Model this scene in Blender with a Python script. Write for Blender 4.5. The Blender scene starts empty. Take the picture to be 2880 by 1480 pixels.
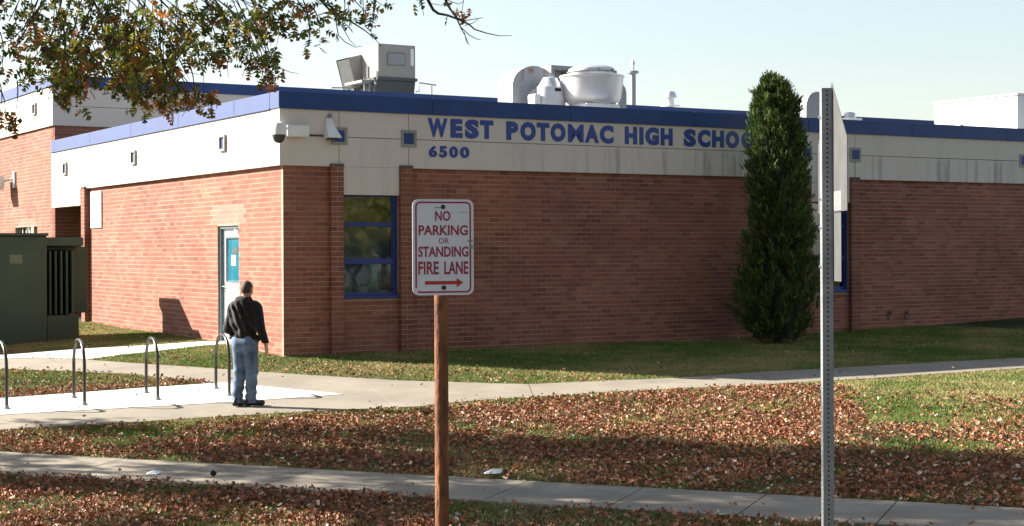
import bpy, bmesh, math, random
import numpy as np
from mathutils import Vector, Matrix
from mathutils.geometry import delaunay_2d_cdt

random.seed(7)
rng = np.random.default_rng(11)
R = math.radians
scene = bpy.context.scene
COL = scene.collection

# ------------------------------------------------------------------ camera, sky, sun, exposure
FPX, CXP, HYP, ROLL, CAMZ = 4521.0, 1440.0, 702.5, R(0.26), 2.5
c_right = np.array([math.cos(ROLL), 0, -math.sin(ROLL)])
c_up = np.array([math.sin(ROLL), 0, math.cos(ROLL)])
c_fwd = np.array([0., 1., 0.])
cam_d = bpy.data.cameras.new('camera')
cam_d.sensor_width = 36.0
cam_d.lens = 36.0 * FPX / 2880.0
cam_d.shift_y = -(740.0 - HYP) / 2880.0
cam_d.clip_start = 0.1
cam_d.clip_end = 2000
cam = bpy.data.objects.new('camera', cam_d)
COL.objects.link(cam)
cam.matrix_world = Matrix(((c_right[0], c_up[0], 0, 0), (c_right[1], c_up[1], -1, 0),
                           (c_right[2], c_up[2], 0, CAMZ), (0, 0, 0, 1)))
scene.camera = cam

SUN_AZ, SUN_EL = R(-18.0), R(29.5)          # direction the light travels in plan, and elevation
travel = Vector((math.cos(SUN_AZ) * math.cos(SUN_EL), math.sin(SUN_AZ) * math.cos(SUN_EL), -math.sin(SUN_EL)))
world = bpy.data.worlds.new('World')
scene.world = world
world.use_nodes = True
wn = world.node_tree.nodes
wl = world.node_tree.links
bg = wn['Background']
sky = wn.new('ShaderNodeTexSky')
sky.sky_type = 'NISHITA'
sky.sun_disc = False
sky.sun_elevation = SUN_EL
to_sun = -travel
sky.sun_rotation = math.atan2(to_sun.x, to_sun.y)
sky.altitude = 50
sky.air_density = 1.2
sky.dust_density = 1.0
sky.ozone_density = 1.3
haze_sat = wn.new('ShaderNodeHueSaturation')          # hazy autumn sky: paler than clear air
haze_sat.inputs['Saturation'].default_value = 0.66
wl.new(sky.outputs[0], haze_sat.inputs['Color'])
wl.new(haze_sat.outputs[0], bg.inputs[0])
bg.inputs[1].default_value = 0.054
sun_d = bpy.data.lights.new('sun', 'SUN')
sun_d.energy = 5.0
sun_d.angle = R(0.53)
sun_d.color = (1.0, 0.93, 0.82)
sun = bpy.data.objects.new('sun', sun_d)
COL.objects.link(sun)
sun.rotation_euler = travel.to_track_quat('-Z', 'Y').to_euler()
scene.render.engine = 'CYCLES'
vs = scene.view_settings
vs.view_transform = 'Standard'
vs.look = 'None'
vs.gamma = 1.0
vs.use_curve_mapping = False
vs.exposure = 1.9

# ------------------------------------------------------------------ helpers
def ray(x, y):
    return FPX * c_fwd + (x - CXP) * c_right + (HYP - y) * c_up

def at(x, y, Y):
    d = ray(x, y)
    return Vector(np.array([0, 0, CAMZ]) + d * (Y / d[1]))

def proj(X, Y, Z):
    dx, dy, dz = X, Y, Z - CAMZ
    k = FPX / dy
    return CXP + k * (dx * c_right[0] + dz * c_right[2]), HYP - k * (dx * c_up[0] + dz * c_up[2])

class MB:
    """collects geometry for ONE mesh object"""
    def __init__(self):
        self.v = []; self.f = []; self.c = None
    def add(self, vs_, fs_):
        n = len(self.v)
        self.v += [tuple(p) for p in vs_]
        self.f += [tuple(i + n for i in f) for f in fs_]
        return self
    def box(self, x0, x1, y0, y1, z0, z1):
        return self.add([(x0, y0, z0), (x1, y0, z0), (x1, y1, z0), (x0, y1, z0), (x0, y0, z1), (x1, y0, z1), (x1, y1, z1), (x0, y1, z1)],
                        [(0, 3, 2, 1), (4, 5, 6, 7), (0, 1, 5, 4), (1, 2, 6, 5), (2, 3, 7, 6), (3, 0, 4, 7)])
    def prism(self, poly, axis, a, b):
        """poly in the two other axes (in xyz order), extruded from a to b along axis"""
        def mk(p, t):
            q = list(p); q.insert(axis, t); return tuple(q)
        n = len(poly)
        vs_ = [mk(p, a) for p in poly] + [mk(p, b) for p in poly]
        fs_ = [tuple(range(n - 1, -1, -1)), tuple(range(n, 2 * n))] + [(i, (i + 1) % n, n + (i + 1) % n, n + i) for i in range(n)]
        return self.add(vs_, fs_)
    def tube(self, pts, rad, n=8, cap=True):
        pts = [Vector(p) for p in pts]
        if not hasattr(rad, '__len__'): rad = [rad] * len(pts)
        rings = []
        up = None
        for i, p in enumerate(pts):
            t = (pts[min(i + 1, len(pts) - 1)] - pts[max(i - 1, 0)]).normalized()
            if up is None:
                up = Vector((0, 0, 1)) if abs(t.z) < 0.9 else Vector((1, 0, 0))
            a = t.cross(up)
            if a.length < 1e-5: a = t.orthogonal()
            a.normalize()
            b = a.cross(t).normalized()
            up = b
            rings.append([p + (a * math.cos(2 * math.pi * k / n) + b * math.sin(2 * math.pi * k / n)) * rad[i] for k in range(n)])
        vs_ = [q for r_ in rings for q in r_]
        fs_ = []
        for i in range(len(rings) - 1):
            for k in range(n):
                fs_.append((i * n + k, i * n + (k + 1) % n, (i + 1) * n + (k + 1) % n, (i + 1) * n + k))
        if cap:
            fs_.append(tuple(range(n - 1, -1, -1)))
            m = (len(rings) - 1) * n
            fs_.append(tuple(m + k for k in range(n)))
        return self.add(vs_, fs_)
    def lathe(self, prof, n=24, c=(0, 0)):
        """prof: list of (r, z)"""
        vs_ = []
        for r_, z in prof:
            for k in range(n):
                vs_.append((c[0] + r_ * math.cos(2 * math.pi * k / n), c[1] + r_ * math.sin(2 * math.pi * k / n), z))
        fs_ = []
        for i in range(len(prof) - 1):
            for k in range(n):
                fs_.append((i * n + k, i * n + (k + 1) % n, (i + 1) * n + (k + 1) % n, (i + 1) * n + k))
        if prof[0][0] > 1e-4: fs_.append(tuple(range(n - 1, -1, -1)))
        m = (len(prof) - 1) * n
        if prof[-1][0] > 1e-4: fs_.append(tuple(m + k for k in range(n)))
        return self.add(vs_, fs_)
    def mesh(self, name='m', bevel=0, smooth=False, seg=1):
        me = bpy.data.meshes.new(name)
        me.from_pydata(self.v, [], self.f)
        bm = bmesh.new(); bm.from_mesh(me)
        bmesh.ops.recalc_face_normals(bm, faces=bm.faces)
        if bevel:
            bmesh.ops.bevel(bm, geom=[e for e in bm.edges if len(e.link_faces) == 2 and e.calc_face_angle(0) > 0.5],
                            offset=bevel, segments=seg, affect='EDGES', profile=0.5)
        bm.to_mesh(me); bm.free()
        if smooth: smooth_by_angle(me)
        return me
    def build(self, name, mat, parent=None, bevel=0, smooth=False, seg=1, **kw):
        me = self.mesh(name, bevel, smooth, seg)
        return link(name, me, mat, parent, **kw)

def smooth_by_angle(me, ang=35):
    me.shade_smooth()
    bm = bmesh.new(); bm.from_mesh(me)
    for e in bm.edges:
        if len(e.link_faces) == 2 and e.calc_face_angle(0) > R(ang): e.smooth = False
    bm.to_mesh(me); bm.free()

def link(name, me, mat, parent=None, **kw):
    o = bpy.data.objects.new(name, me)
    COL.objects.link(o)
    if mat is not None and len(me.materials) == 0: me.materials.append(mat)
    if parent is not None: o.parent = parent
    for k, v in kw.items(): o[k] = v
    return o

def thing(name, label, cat, loc=(0, 0, 0), rz=0.0, group=None):
    o = bpy.data.objects.new(name, None)
    COL.objects.link(o)
    o.empty_display_size = 0.2
    o.location = loc
    o.rotation_euler = (0, 0, rz)
    o['label'] = label; o['category'] = cat
    if group: o['group'] = group
    return o

def np_mesh(name, verts, faces_flat, loop_tot, cols=None):
    """fast mesh from numpy; faces all with loop_tot corners; cols per vertex (n,3)"""
    me = bpy.data.meshes.new(name)
    nf = len(faces_flat) // loop_tot
    me.vertices.add(len(verts))
    me.vertices.foreach_set('co', np.asarray(verts, np.float32).ravel())
    me.loops.add(len(faces_flat))
    me.loops.foreach_set('vertex_index', np.asarray(faces_flat, np.int32))
    me.polygons.add(nf)
    me.polygons.foreach_set('loop_start', np.arange(0, nf * loop_tot, loop_tot, dtype=np.int32))
    me.polygons.foreach_set('loop_total', np.full(nf, loop_tot, np.int32))
    if cols is not None:
        at_ = me.color_attributes.new('Col', 'FLOAT_COLOR', 'POINT')
        c4 = np.ones((len(verts), 4), np.float32); c4[:, :3] = cols
        at_.data.foreach_set('color', c4.ravel())
    me.polygons.foreach_set('use_smooth', np.zeros(nf, bool))
    me.update(calc_edges=True)
    me.validate()
    return me

# ---- materials
def nodes_of(name):
    m = bpy.data.materials.new(name)
    m.use_nodes = True
    nt = m.node_tree
    return m, nt, nt.nodes, nt.links, nt.nodes['Principled BSDF']

def mat(name, col, rough=0.6, metal=0.0, var=0.0, scale=6.0, bump=0.0, bscale=40.0, col2=None, spec=0.5, detail=6.0, coat=0.0, stretch=None):
    m, nt, n, l, b = nodes_of(name)
    b.inputs['Roughness'].default_value = rough
    b.inputs['Metallic'].default_value = metal
    b.inputs['Specular IOR Level'].default_value = spec
    b.inputs['Coat Weight'].default_value = coat
    b.inputs['Base Color'].default_value = (*col, 1)
    tc = n.new('ShaderNodeTexCoord')
    src = tc.outputs['Object']
    if stretch:
        mp = n.new('ShaderNodeMapping'); mp.inputs['Scale'].default_value = stretch
        l.new(src, mp.inputs['Vector']); src = mp.outputs[0]
    if var > 0 or col2:
        t = n.new('ShaderNodeTexNoise'); t.inputs['Scale'].default_value = scale; t.inputs['Detail'].default_value = detail
        t.inputs['Roughness'].default_value = 0.62
        l.new(src, t.inputs['Vector'])
        mx = n.new('ShaderNodeMix'); mx.data_type = 'RGBA'
        rp = n.new('ShaderNodeValToRGB')
        rp.color_ramp.elements[0].position = 0.36; rp.color_ramp.elements[1].position = 0.66
        l.new(t.outputs['Fac'], rp.inputs[0])
        l.new(rp.outputs[0], mx.inputs['Factor'])
        c2 = col2 if col2 else tuple(min(1, c * (1 + var)) for c in col)
        c1 = col if col2 else tuple(c * (1 - var) for c in col)
        mx.inputs['A'].default_value = (*c1, 1); mx.inputs['B'].default_value = (*c2, 1)
        l.new(mx.outputs['Result'], b.inputs['Base Color'])
    if bump > 0:
        t2 = n.new('ShaderNodeTexNoise'); t2.inputs['Scale'].default_value = bscale; t2.inputs['Detail'].default_value = 5
        l.new(src, t2.inputs['Vector'])
        bp = n.new('ShaderNodeBump'); bp.inputs['Strength'].default_value = bump; bp.inputs['Distance'].default_value = 0.02
        l.new(t2.outputs['Fac'], bp.inputs['Height'])
        l.new(bp.outputs[0], b.inputs['Normal'])
    return m

def mat_attr(name, rough=0.7, transl=0.0, var=0.15, scale=30.0, bump=0.0, spec=0.3):
    m, nt, n, l, b = nodes_of(name)
    a = n.new('ShaderNodeAttribute'); a.attribute_name = 'Col'
    t = n.new('ShaderNodeTexNoise'); t.inputs['Scale'].default_value = scale
    tc = n.new('ShaderNodeTexCoord'); l.new(tc.outputs['Object'], t.inputs['Vector'])
    mr = n.new('ShaderNodeMapRange'); mr.inputs[3].default_value = 1 - var; mr.inputs[4].default_value = 1 + var
    mr.inputs[1].default_value = 0.3; mr.inputs[2].default_value = 0.7
    l.new(t.outputs['Fac'], mr.inputs[0])
    mx = n.new('ShaderNodeMix'); mx.data_type = 'RGBA'; mx.blend_type = 'MULTIPLY'; mx.inputs['Factor'].default_value = 1
    l.new(a.outputs['Color'], mx.inputs['A']); l.new(mr.outputs[0], mx.inputs['B'])
    l.new(mx.outputs['Result'], b.inputs['Base Color'])
    b.inputs['Roughness'].default_value = rough
    b.inputs['Specular IOR Level'].default_value = spec
    if bump:
        bp = n.new('ShaderNodeBump'); bp.inputs['Strength'].default_value = bump; bp.inputs['Distance'].default_value = 0.004
        l.new(t.outputs['Fac'], bp.inputs['Height']); l.new(bp.outputs[0], b.inputs['Normal'])
    if transl > 0:
        tr = n.new('ShaderNodeBsdfTranslucent'); l.new(mx.outputs['Result'], tr.inputs['Color'])
        ms = n.new('ShaderNodeMixShader'); ms.inputs[0].default_value = transl
        l.new(b.outputs[0], ms.inputs[1]); l.new(tr.outputs[0], ms.inputs[2])
        l.new(ms.outputs[0], n['Material Output'].inputs['Surface'])
    return m

M = {}
M['brick'] = mat_attr('brick', 0.9, var=0.14, scale=45)
M['mortar'] = mat('mortar', (0.335, 0.235, 0.175), 0.9, var=0.3, scale=1.3)
M['blue'] = mat('blue_coping', (0.004, 0.036, 0.170), 0.55, var=0.12, scale=1.2, spec=0.5)
M['blue'].node_tree.nodes['Principled BSDF'].inputs['Sheen Weight'].default_value = 0.10
M['blue'].node_tree.nodes['Principled BSDF'].inputs['Sheen Roughness'].default_value = 0.45
M['blue_letter'] = mat('blue_letter', (0.016, 0.050, 0.26), 0.45, var=0.08, scale=5)
M['blue_frame'] = mat('blue_frame', (0.012, 0.035, 0.20), 0.4, var=0.1, scale=4)
M['joint'] = mat('joint_dark', (0.10, 0.09, 0.08), 0.9, var=0.2)
M['concrete'] = mat('path_concrete', (0.212, 0.184, 0.146), 0.85, var=0.16, scale=1.1, bump=0.25, bscale=60)
M['concrete_near'] = mat('sidewalk_concrete', (0.235, 0.200, 0.158), 0.85, var=0.22, scale=1.6, bump=0.25, bscale=70)
M['concrete_white'] = mat('pale_concrete', (0.66, 0.645, 0.61), 0.8, var=0.12, scale=1.4, bump=0.15, bscale=60)
M['asphalt'] = mat('asphalt', (0.05, 0.05, 0.052), 0.9, var=0.25, scale=3, bump=0.5, bscale=150)
M['green_metal'] = mat('green_cabinet', (0.034, 0.066, 0.038), 0.5, var=0.18, scale=1.3)
M['label_grey'] = mat('grey_label', (0.16, 0.16, 0.165), 0.7, var=0.25, scale=40)
M['label_faded'] = mat('faded_label', (0.16, 0.17, 0.12), 0.7, var=0.1)
M['dark'] = mat('dark_gap', (0.01, 0.01, 0.01), 0.9)
M['galv'] = mat('galvanised', (0.24, 0.245, 0.26), 0.55, metal=0.3, var=0.12, scale=14)
def duct_mat():
    m = mat('rust_stained_galvanised', (0.33, 0.34, 0.37), 0.5, metal=0.2, var=0.10, scale=3.5)
    nt = m.node_tree; n = nt.nodes; l = nt.links; b = n['Principled BSDF']
    tc = n.new('ShaderNodeTexCoord'); t = n.new('ShaderNodeTexNoise'); t.inputs['Scale'].default_value = 2.6; t.inputs['Detail'].default_value = 5
    mp = n.new('ShaderNodeMapping'); mp.inputs['Scale'].default_value = (1.0, 1.6, .7); l.new(tc.outputs['Object'], mp.inputs[0]); l.new(mp.outputs[0], t.inputs['Vector'])
    rp = n.new('ShaderNodeValToRGB'); rp.color_ramp.elements[0].position = .60; rp.color_ramp.elements[1].position = .70; l.new(t.outputs['Fac'], rp.inputs[0])
    mx = n.new('ShaderNodeMix'); mx.data_type = 'RGBA'; src = b.inputs['Base Color'].links[0].from_socket
    l.new(src, mx.inputs['A']); mx.inputs['B'].default_value = (.26, .085, .035, 1); l.new(rp.outputs[0], mx.inputs['Factor']); l.new(mx.outputs['Result'], b.inputs['Base Color'])
    return m
M['alum'] = mat('aluminium_sheet', (0.62, 0.62, 0.64), 0.42, metal=0.55, var=0.06, scale=4)
M['duct'] = duct_mat()
M['white_metal'] = mat('white_metal', (0.74, 0.74, 0.73), 0.5, var=0.05, scale=3)
M['tan_metal'] = mat('tan_metal', (0.27, 0.26, 0.235), 0.5, var=0.08, scale=3)
M['dark_metal'] = mat('dark_metal', (0.05, 0.055, 0.06), 0.5, var=0.15, scale=5)
M['pipe_dark'] = mat('rack_paint', (0.022, 0.022, 0.018), 0.28, var=0.15, scale=8, spec=0.7)
M['rust'] = mat('rusty_pipe', (0.070, 0.024, 0.012), 0.9, col2=(0.28, 0.105, 0.034), scale=16, bump=0.5, bscale=60, stretch=(1, 1, 0.35))
M['sign_back'] = mat('sign_back', (0.075, 0.075, 0.078), 0.7, var=0.16, scale=7, spec=0.25)
M['sign_white'] = mat('sign_face', (0.66, 0.66, 0.70), 0.5, var=0.05, scale=6)
M['sign_maroon'] = mat('sign_maroon', (0.30, 0.020, 0.055), 0.6, var=0.15, scale=40)
M['sign_red'] = mat('sign_red', (0.42, 0.022, 0.018), 0.55, var=0.08, scale=30)
M['bolt'] = mat('bolt', (0.015, 0.014, 0.014), 0.6)
M['roof'] = mat('roof_membrane', (0.30, 0.30, 0.29), 0.9, var=0.15, scale=1)
M['bark'] = mat('oak_bark', (0.055, 0.045, 0.038), 0.95, var=0.3, scale=12, bump=0.8, bscale=25, stretch=(1, 1, 0.3))
M['leaf'] = mat_attr('oak_leaf', 0.5, transl=0.48, var=0.15, scale=3, spec=0.4)
M['litter'] = mat_attr('fallen_leaf', 0.75, transl=0.0, var=0.2, scale=40, spec=0.25)
M['grass'] = mat_attr('grass_blade', 0.7, transl=0.2, var=0.12, scale=5, spec=0.25)
M['cedar'] = mat_attr('arborvitae_leaf', 0.7, transl=0.12, var=0.15, scale=8, spec=0.25)
M['door_white'] = mat('door_paint', (0.74, 0.76, 0.80), 0.45, var=0.03, scale=2)
M['door_frame'] = mat('door_frame', (0.07, 0.12, 0.14), 0.5, var=0.08, scale=4)
M['door_glass'] = mat('door_glass', (0.030, 0.155, 0.22), 0.12, var=0.2, scale=2.5, spec=0.6)
M['paper'] = mat('paper', (0.82, 0.82, 0.80), 0.8, var=0.03, scale=20)
M['steel'] = mat('bright_steel', (0.6, 0.6, 0.6), 0.25, metal=0.9, var=0.05, scale=20)

# pale precast band: dirt runs down from its joint as long vertical streaks
def precast():
    m, nt, n, l, b = nodes_of('precast_band')
    tc = n.new('ShaderNodeTexCoord')
    mp = n.new('ShaderNodeMapping'); mp.inputs['Scale'].default_value = (2.6, 2.6, 0.16)
    l.new(tc.outputs['Object'], mp.inputs['Vector'])
    t = n.new('ShaderNodeTexNoise'); t.inputs['Scale'].default_value = 1.6; t.inputs['Detail'].default_value = 6; t.inputs['Roughness'].default_value = 0.7
    l.new(mp.outputs[0], t.inputs['Vector'])
    rp = n.new('ShaderNodeValToRGB')
    rp.color_ramp.elements[0].position = 0.50; rp.color_ramp.elements[1].position = 0.68
    l.new(t.outputs['Fac'], rp.inputs[0])
    # streaks belong to the lower course (rain runs off the joint below the lettering), further along the wall
    sx = n.new('ShaderNodeSeparateXYZ'); l.new(tc.outputs['Object'], sx.inputs[0])
    mz = n.new('ShaderNodeMapRange'); mz.inputs[1].default_value = 4.44; mz.inputs[2].default_value = 4.56; mz.inputs[3].default_value = 1; mz.inputs[4].default_value = 0.12
    l.new(sx.outputs['Z'], mz.inputs[0])
    mxx = n.new('ShaderNodeMapRange'); mxx.inputs[1].default_value = 3.5; mxx.inputs[2].default_value = 9.5; mxx.inputs[3].default_value = 0.12; mxx.inputs[4].default_value = 1
    l.new(sx.outputs['X'], mxx.inputs[0])
    m1 = n.new('ShaderNodeMath'); m1.operation = 'MULTIPLY'; l.new(rp.outputs[0], m1.inputs[0]); l.new(mz.outputs[0], m1.inputs[1])
    m2 = n.new('ShaderNodeMath'); m2.operation = 'MULTIPLY'; l.new(m1.outputs[0], m2.inputs[0]); l.new(mxx.outputs[0], m2.inputs[1])
    t2 = n.new('ShaderNodeTexNoise'); t2.inputs['Scale'].default_value = 1.3; t2.inputs['Detail'].default_value = 7
    l.new(tc.outputs['Object'], t2.inputs['Vector'])
    mx0 = n.new('ShaderNodeMix'); mx0.data_type = 'RGBA'
    mx0.inputs['A'].default_value = (0.575, 0.505, 0.462, 1); mx0.inputs['B'].default_value = (0.66, 0.60, 0.55, 1)
    l.new(t2.outputs['Fac'], mx0.inputs['Factor'])
    mx = n.new('ShaderNodeMix'); mx.data_type = 'RGBA'
    l.new(mx0.outputs['Result'], mx.inputs['A']); mx.inputs['B'].default_value = (0.24, 0.23, 0.215, 1)
    l.new(m2.outputs[0], mx.inputs['Factor'])
    l.new(mx.outputs['Result'], b.inputs['Base Color'])
    b.inputs['Roughness'].default_value = 0.9
    t3 = n.new('ShaderNodeTexNoise'); t3.inputs['Scale'].default_value = 90
    l.new(tc.outputs['Object'], t3.inputs['Vector'])
    bp = n.new('ShaderNodeBump'); bp.inputs['Strength'].default_value = 0.15; bp.inputs['Distance'].default_value = 0.01
    l.new(t3.outputs['Fac'], bp.inputs['Height']); l.new(bp.outputs[0], b.inputs['Normal'])
    return m
M['precast'] = precast()

def glass_mat(name, tint, rough=0.03):
    m, nt, n, l, b = nodes_of(name)
    gl = n.new('ShaderNodeBsdfGlossy'); gl.inputs['Roughness'].default_value = rough; gl.inputs['Color'].default_value = (0.9, 0.95, 1, 1)
    tr = n.new('ShaderNodeBsdfTransparent'); tr.inputs['Color'].default_value = (*tint, 1)
    fr = n.new('ShaderNodeFresnel'); fr.inputs['IOR'].default_value = 2.1
    t = n.new('ShaderNodeTexNoise'); t.inputs['Scale'].default_value = 1.5
    tc = n.new('ShaderNodeTexCoord'); l.new(tc.outputs['Object'], t.inputs['Vector'])
    bp = n.new('ShaderNodeBump'); bp.inputs['Strength'].default_value = 0.03; bp.inputs['Distance'].default_value = 0.1
    l.new(t.outputs['Fac'], bp.inputs['Height']); l.new(bp.outputs[0], gl.inputs['Normal'])
    ms = n.new('ShaderNodeMixShader')
    l.new(fr.outputs[0], ms.inputs[0]); l.new(tr.outputs[0], ms.inputs[1]); l.new(gl.outputs[0], ms.inputs[2])
    l.new(ms.outputs[0], n['Material Output'].inputs['Surface'])
    return m
M['glass'] = glass_mat('window_glass', (0.62, 0.72, 0.75))

# ------------------------------------------------------------------ terrain height
CP = np.array([(-16, 22, .10), (-8, 19.2, .10), (-5.8, 18.3, .10), (0, 15.9, .10), (4.5, 14.2, .10), (9, 12.4, .10),
               (-9, 15, .05), (-3, 12, .04), (4, 10, .04), (10, 8, .04), (-20, 18, .05), (22, 4, .04),
               (-3.7, 22.45, .30), (-6.5, 20.5, .22), (3, 24, .36), (0.2, 23, .33), (8.9, 28, .38), (4.8, 25.4, .38), (15, 31.5, .42),
               (-3.7, 26.1, .47), (2.84, 25.9, .41), (5.3, 28, .41), (9.75, 30.6, .42), (-6.5, 24, .36), (-12, 24, .4),
               (-4, 28.25, .62), (1.1, 31.35, .63), (7.5, 35.2, .69), (12.1, 38, .84), (20, 43, .9),
               (-10, 38, .81), (-7.05, 33.25, .77), (-11, 33.5, .60), (-16, 34, .62), (-15, 46, .9), (0, 45, .8), (30, 60, 1.0), (-40, 60, 1.0), (-40, 30, .5), (40, 20, .2), (-40, 10, .05), (40, 0, .04), (0, -5, .02)])
def _ph(r): return np.sqrt(r * r + 2.0)
_K = _ph(np.linalg.norm(CP[:, None, :2] - CP[None, :, :2], axis=2))
_n = len(CP)
_A = np.zeros((_n + 1, _n + 1)); _A[:_n, :_n] = _K + 0.02 * np.eye(_n) * -1; _A[_n, :_n] = 1; _A[:_n, _n] = 1
_W = np.linalg.solve(_A, np.append(CP[:, 2], 0))
def gnp(X, Y):
    X = np.asarray(X, float); Y = np.asarray(Y, float)
    sh = X.shape
    p = np.stack([X.ravel(), Y.ravel()], 1)
    out = np.empty(len(p))
    for i in range(0, len(p), 50000):
        q = p[i:i + 50000]
        out[i:i + 50000] = _ph(np.linalg.norm(q[:, None, :] - CP[None, :, :2], axis=2)) @ _W[:_n] + _W[_n]
    return np.clip(out, 0.0, 1.1).reshape(sh)
def g(x, y): return float(gnp(np.array([x]), np.array([y]))[0])
def onground(px, py):
    d = ray(px, py)
    lo, hi = 8.0, 80.0
    for _ in range(60):
        Y = 0.5 * (lo + hi)
        p = d * (Y / d[1])
        if CAMZ + p[2] > g(p[0], p[1]): lo = Y
        else: hi = Y
    return (p[0], p[1])

RD = np.array([0.927, -0.375]); RN = np.array([0.375, 0.927])      # along / across the street
def street(u, w): return (RD[0] * u + RN[0] * w, RD[1] * u + RN[1] * w)

# lawn / ground sheet
def axis_pts(dense0, dense1, step, far):
    a = list(np.arange(dense0, dense1 + 1e-6, step))
    k = step; x = dense1; r_ = []
    while x < far: k *= 1.35; x += k; r_.append(x)
    k = step; x = dense0; l_ = []
    while x > -far: k *= 1.35; x -= k; l_.append(x)
    return np.array(l_[::-1] + a + r_)
KERB_W = 6.35
us = axis_pts(-26, 26, 0.5, 400)
ws = np.array([KERB_W + 0.15] + list(np.arange(7, 46, 0.5)) + [48, 52, 60, 75, 100, 150, 240, 420])
UU, WW = np.meshgrid(us, ws)
GX = RD[0] * UU + RN[0] * WW; GY = RD[1] * UU + RN[1] * WW
GZ = gnp(GX, GY)
GZ += 0.012 * np.sin(GX * 2.1 + 1.3 * np.sin(GY * 1.7)) * np.sin(GY * 2.6 + GX)
nu, nw = len(us), len(ws)
idx = np.arange(nu * nw).reshape(nw, nu)
ff = np.stack([idx[:-1, :-1], idx[:-1, 1:], idx[1:, 1:], idx[1:, :-1]], -1).reshape(-1)
def lawn_mat():
    m, nt, n, l, b = nodes_of('lawn_soil')
    tc = n.new('ShaderNodeTexCoord')
    t1 = n.new('ShaderNodeTexNoise'); t1.inputs['Scale'].default_value = 0.9; t1.inputs['Detail'].default_value = 8
    t2 = n.new('ShaderNodeTexNoise'); t2.inputs['Scale'].default_value = 14; t2.inputs['Detail'].default_value = 6
    l.new(tc.outputs['Object'], t1.inputs['Vector']); l.new(tc.outputs['Object'], t2.inputs['Vector'])
    r1 = n.new('ShaderNodeValToRGB')
    e = r1.color_ramp.elements
    e[0].position = 0.36; e[0].color = (0.022, 0.030, 0.010, 1)
    e[1].position = 0.68; e[1].color = (0.085, 0.068, 0.038, 1)
    e2_ = e.new(0.52); e2_.color = (0.042, 0.046, 0.016, 1)
    ma = n.new('ShaderNodeMath'); ma.operation = 'ADD'
    mm = n.new('ShaderNodeMath'); mm.operation = 'MULTIPLY_ADD'; mm.inputs[1].default_value = 0.5; mm.inputs[2].default_value = -0.25
    l.new(t2.outputs['Fac'], mm.inputs[0]); l.new(t1.outputs['Fac'], ma.inputs[0]); l.new(mm.outputs[0], ma.inputs[1])
    l.new(ma.outputs[0], r1.inputs[0]); l.new(r1.outputs[0], b.inputs['Base Color'])
    b.inputs['Roughness'].default_value = 0.95; b.inputs['Specular IOR Level'].default_value = 0.1
    bp = n.new('ShaderNodeBump'); bp.inputs['Strength'].default_value = 0.8; bp.inputs['Distance'].default_value = 0.03
    l.new(t2.outputs['Fac'], bp.inputs['Height']); l.new(bp.outputs[0], b.inputs['Normal'])
    return m
M['lawn'] = lawn_mat()
lawn = link('ground', np_mesh('ground', np.stack([GX.ravel(), GY.ravel(), GZ.ravel()], 1), ff, 4), M['lawn'], kind='structure')
lawn.data.shade_smooth()

# street and kerb (camera stands on the street)
mb = MB()
P_ = [street(-400, -14), street(400, -14), street(400, KERB_W), street(-400, KERB_W)]
mb.add([(x, y, -0.12) for x, y in P_], [(0, 1, 2, 3)])
mb.build('road', M['asphalt'], kind='structure')
kerb = MB()
for k in range(-20, 20):
    a = [street(k * 3 + .006, KERB_W), street(k * 3 + 2.994, KERB_W), street(k * 3 + 2.994, KERB_W + .17), street(k * 3 + .006, KERB_W + .17)]
    kerb.add([(x, y, -0.2) for x, y in a] + [(x, y, 0.045) for x, y in a], [(4, 5, 6, 7), (0, 1, 5, 4), (1, 2, 6, 5), (2, 3, 7, 6), (3, 0, 4, 7)])
kerb.build('kerb', M['concrete_near'], kind='structure', bevel=0.0)
mb = MB()
P_ = [street(-400, -60), street(400, -60), street(400, -14), street(-400, -14)]
mb.add([(x, y, -0.05) for x, y in P_], [(0, 1, 2, 3)])
mb.build('far_verge', M['lawn'], kind='structure')

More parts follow.
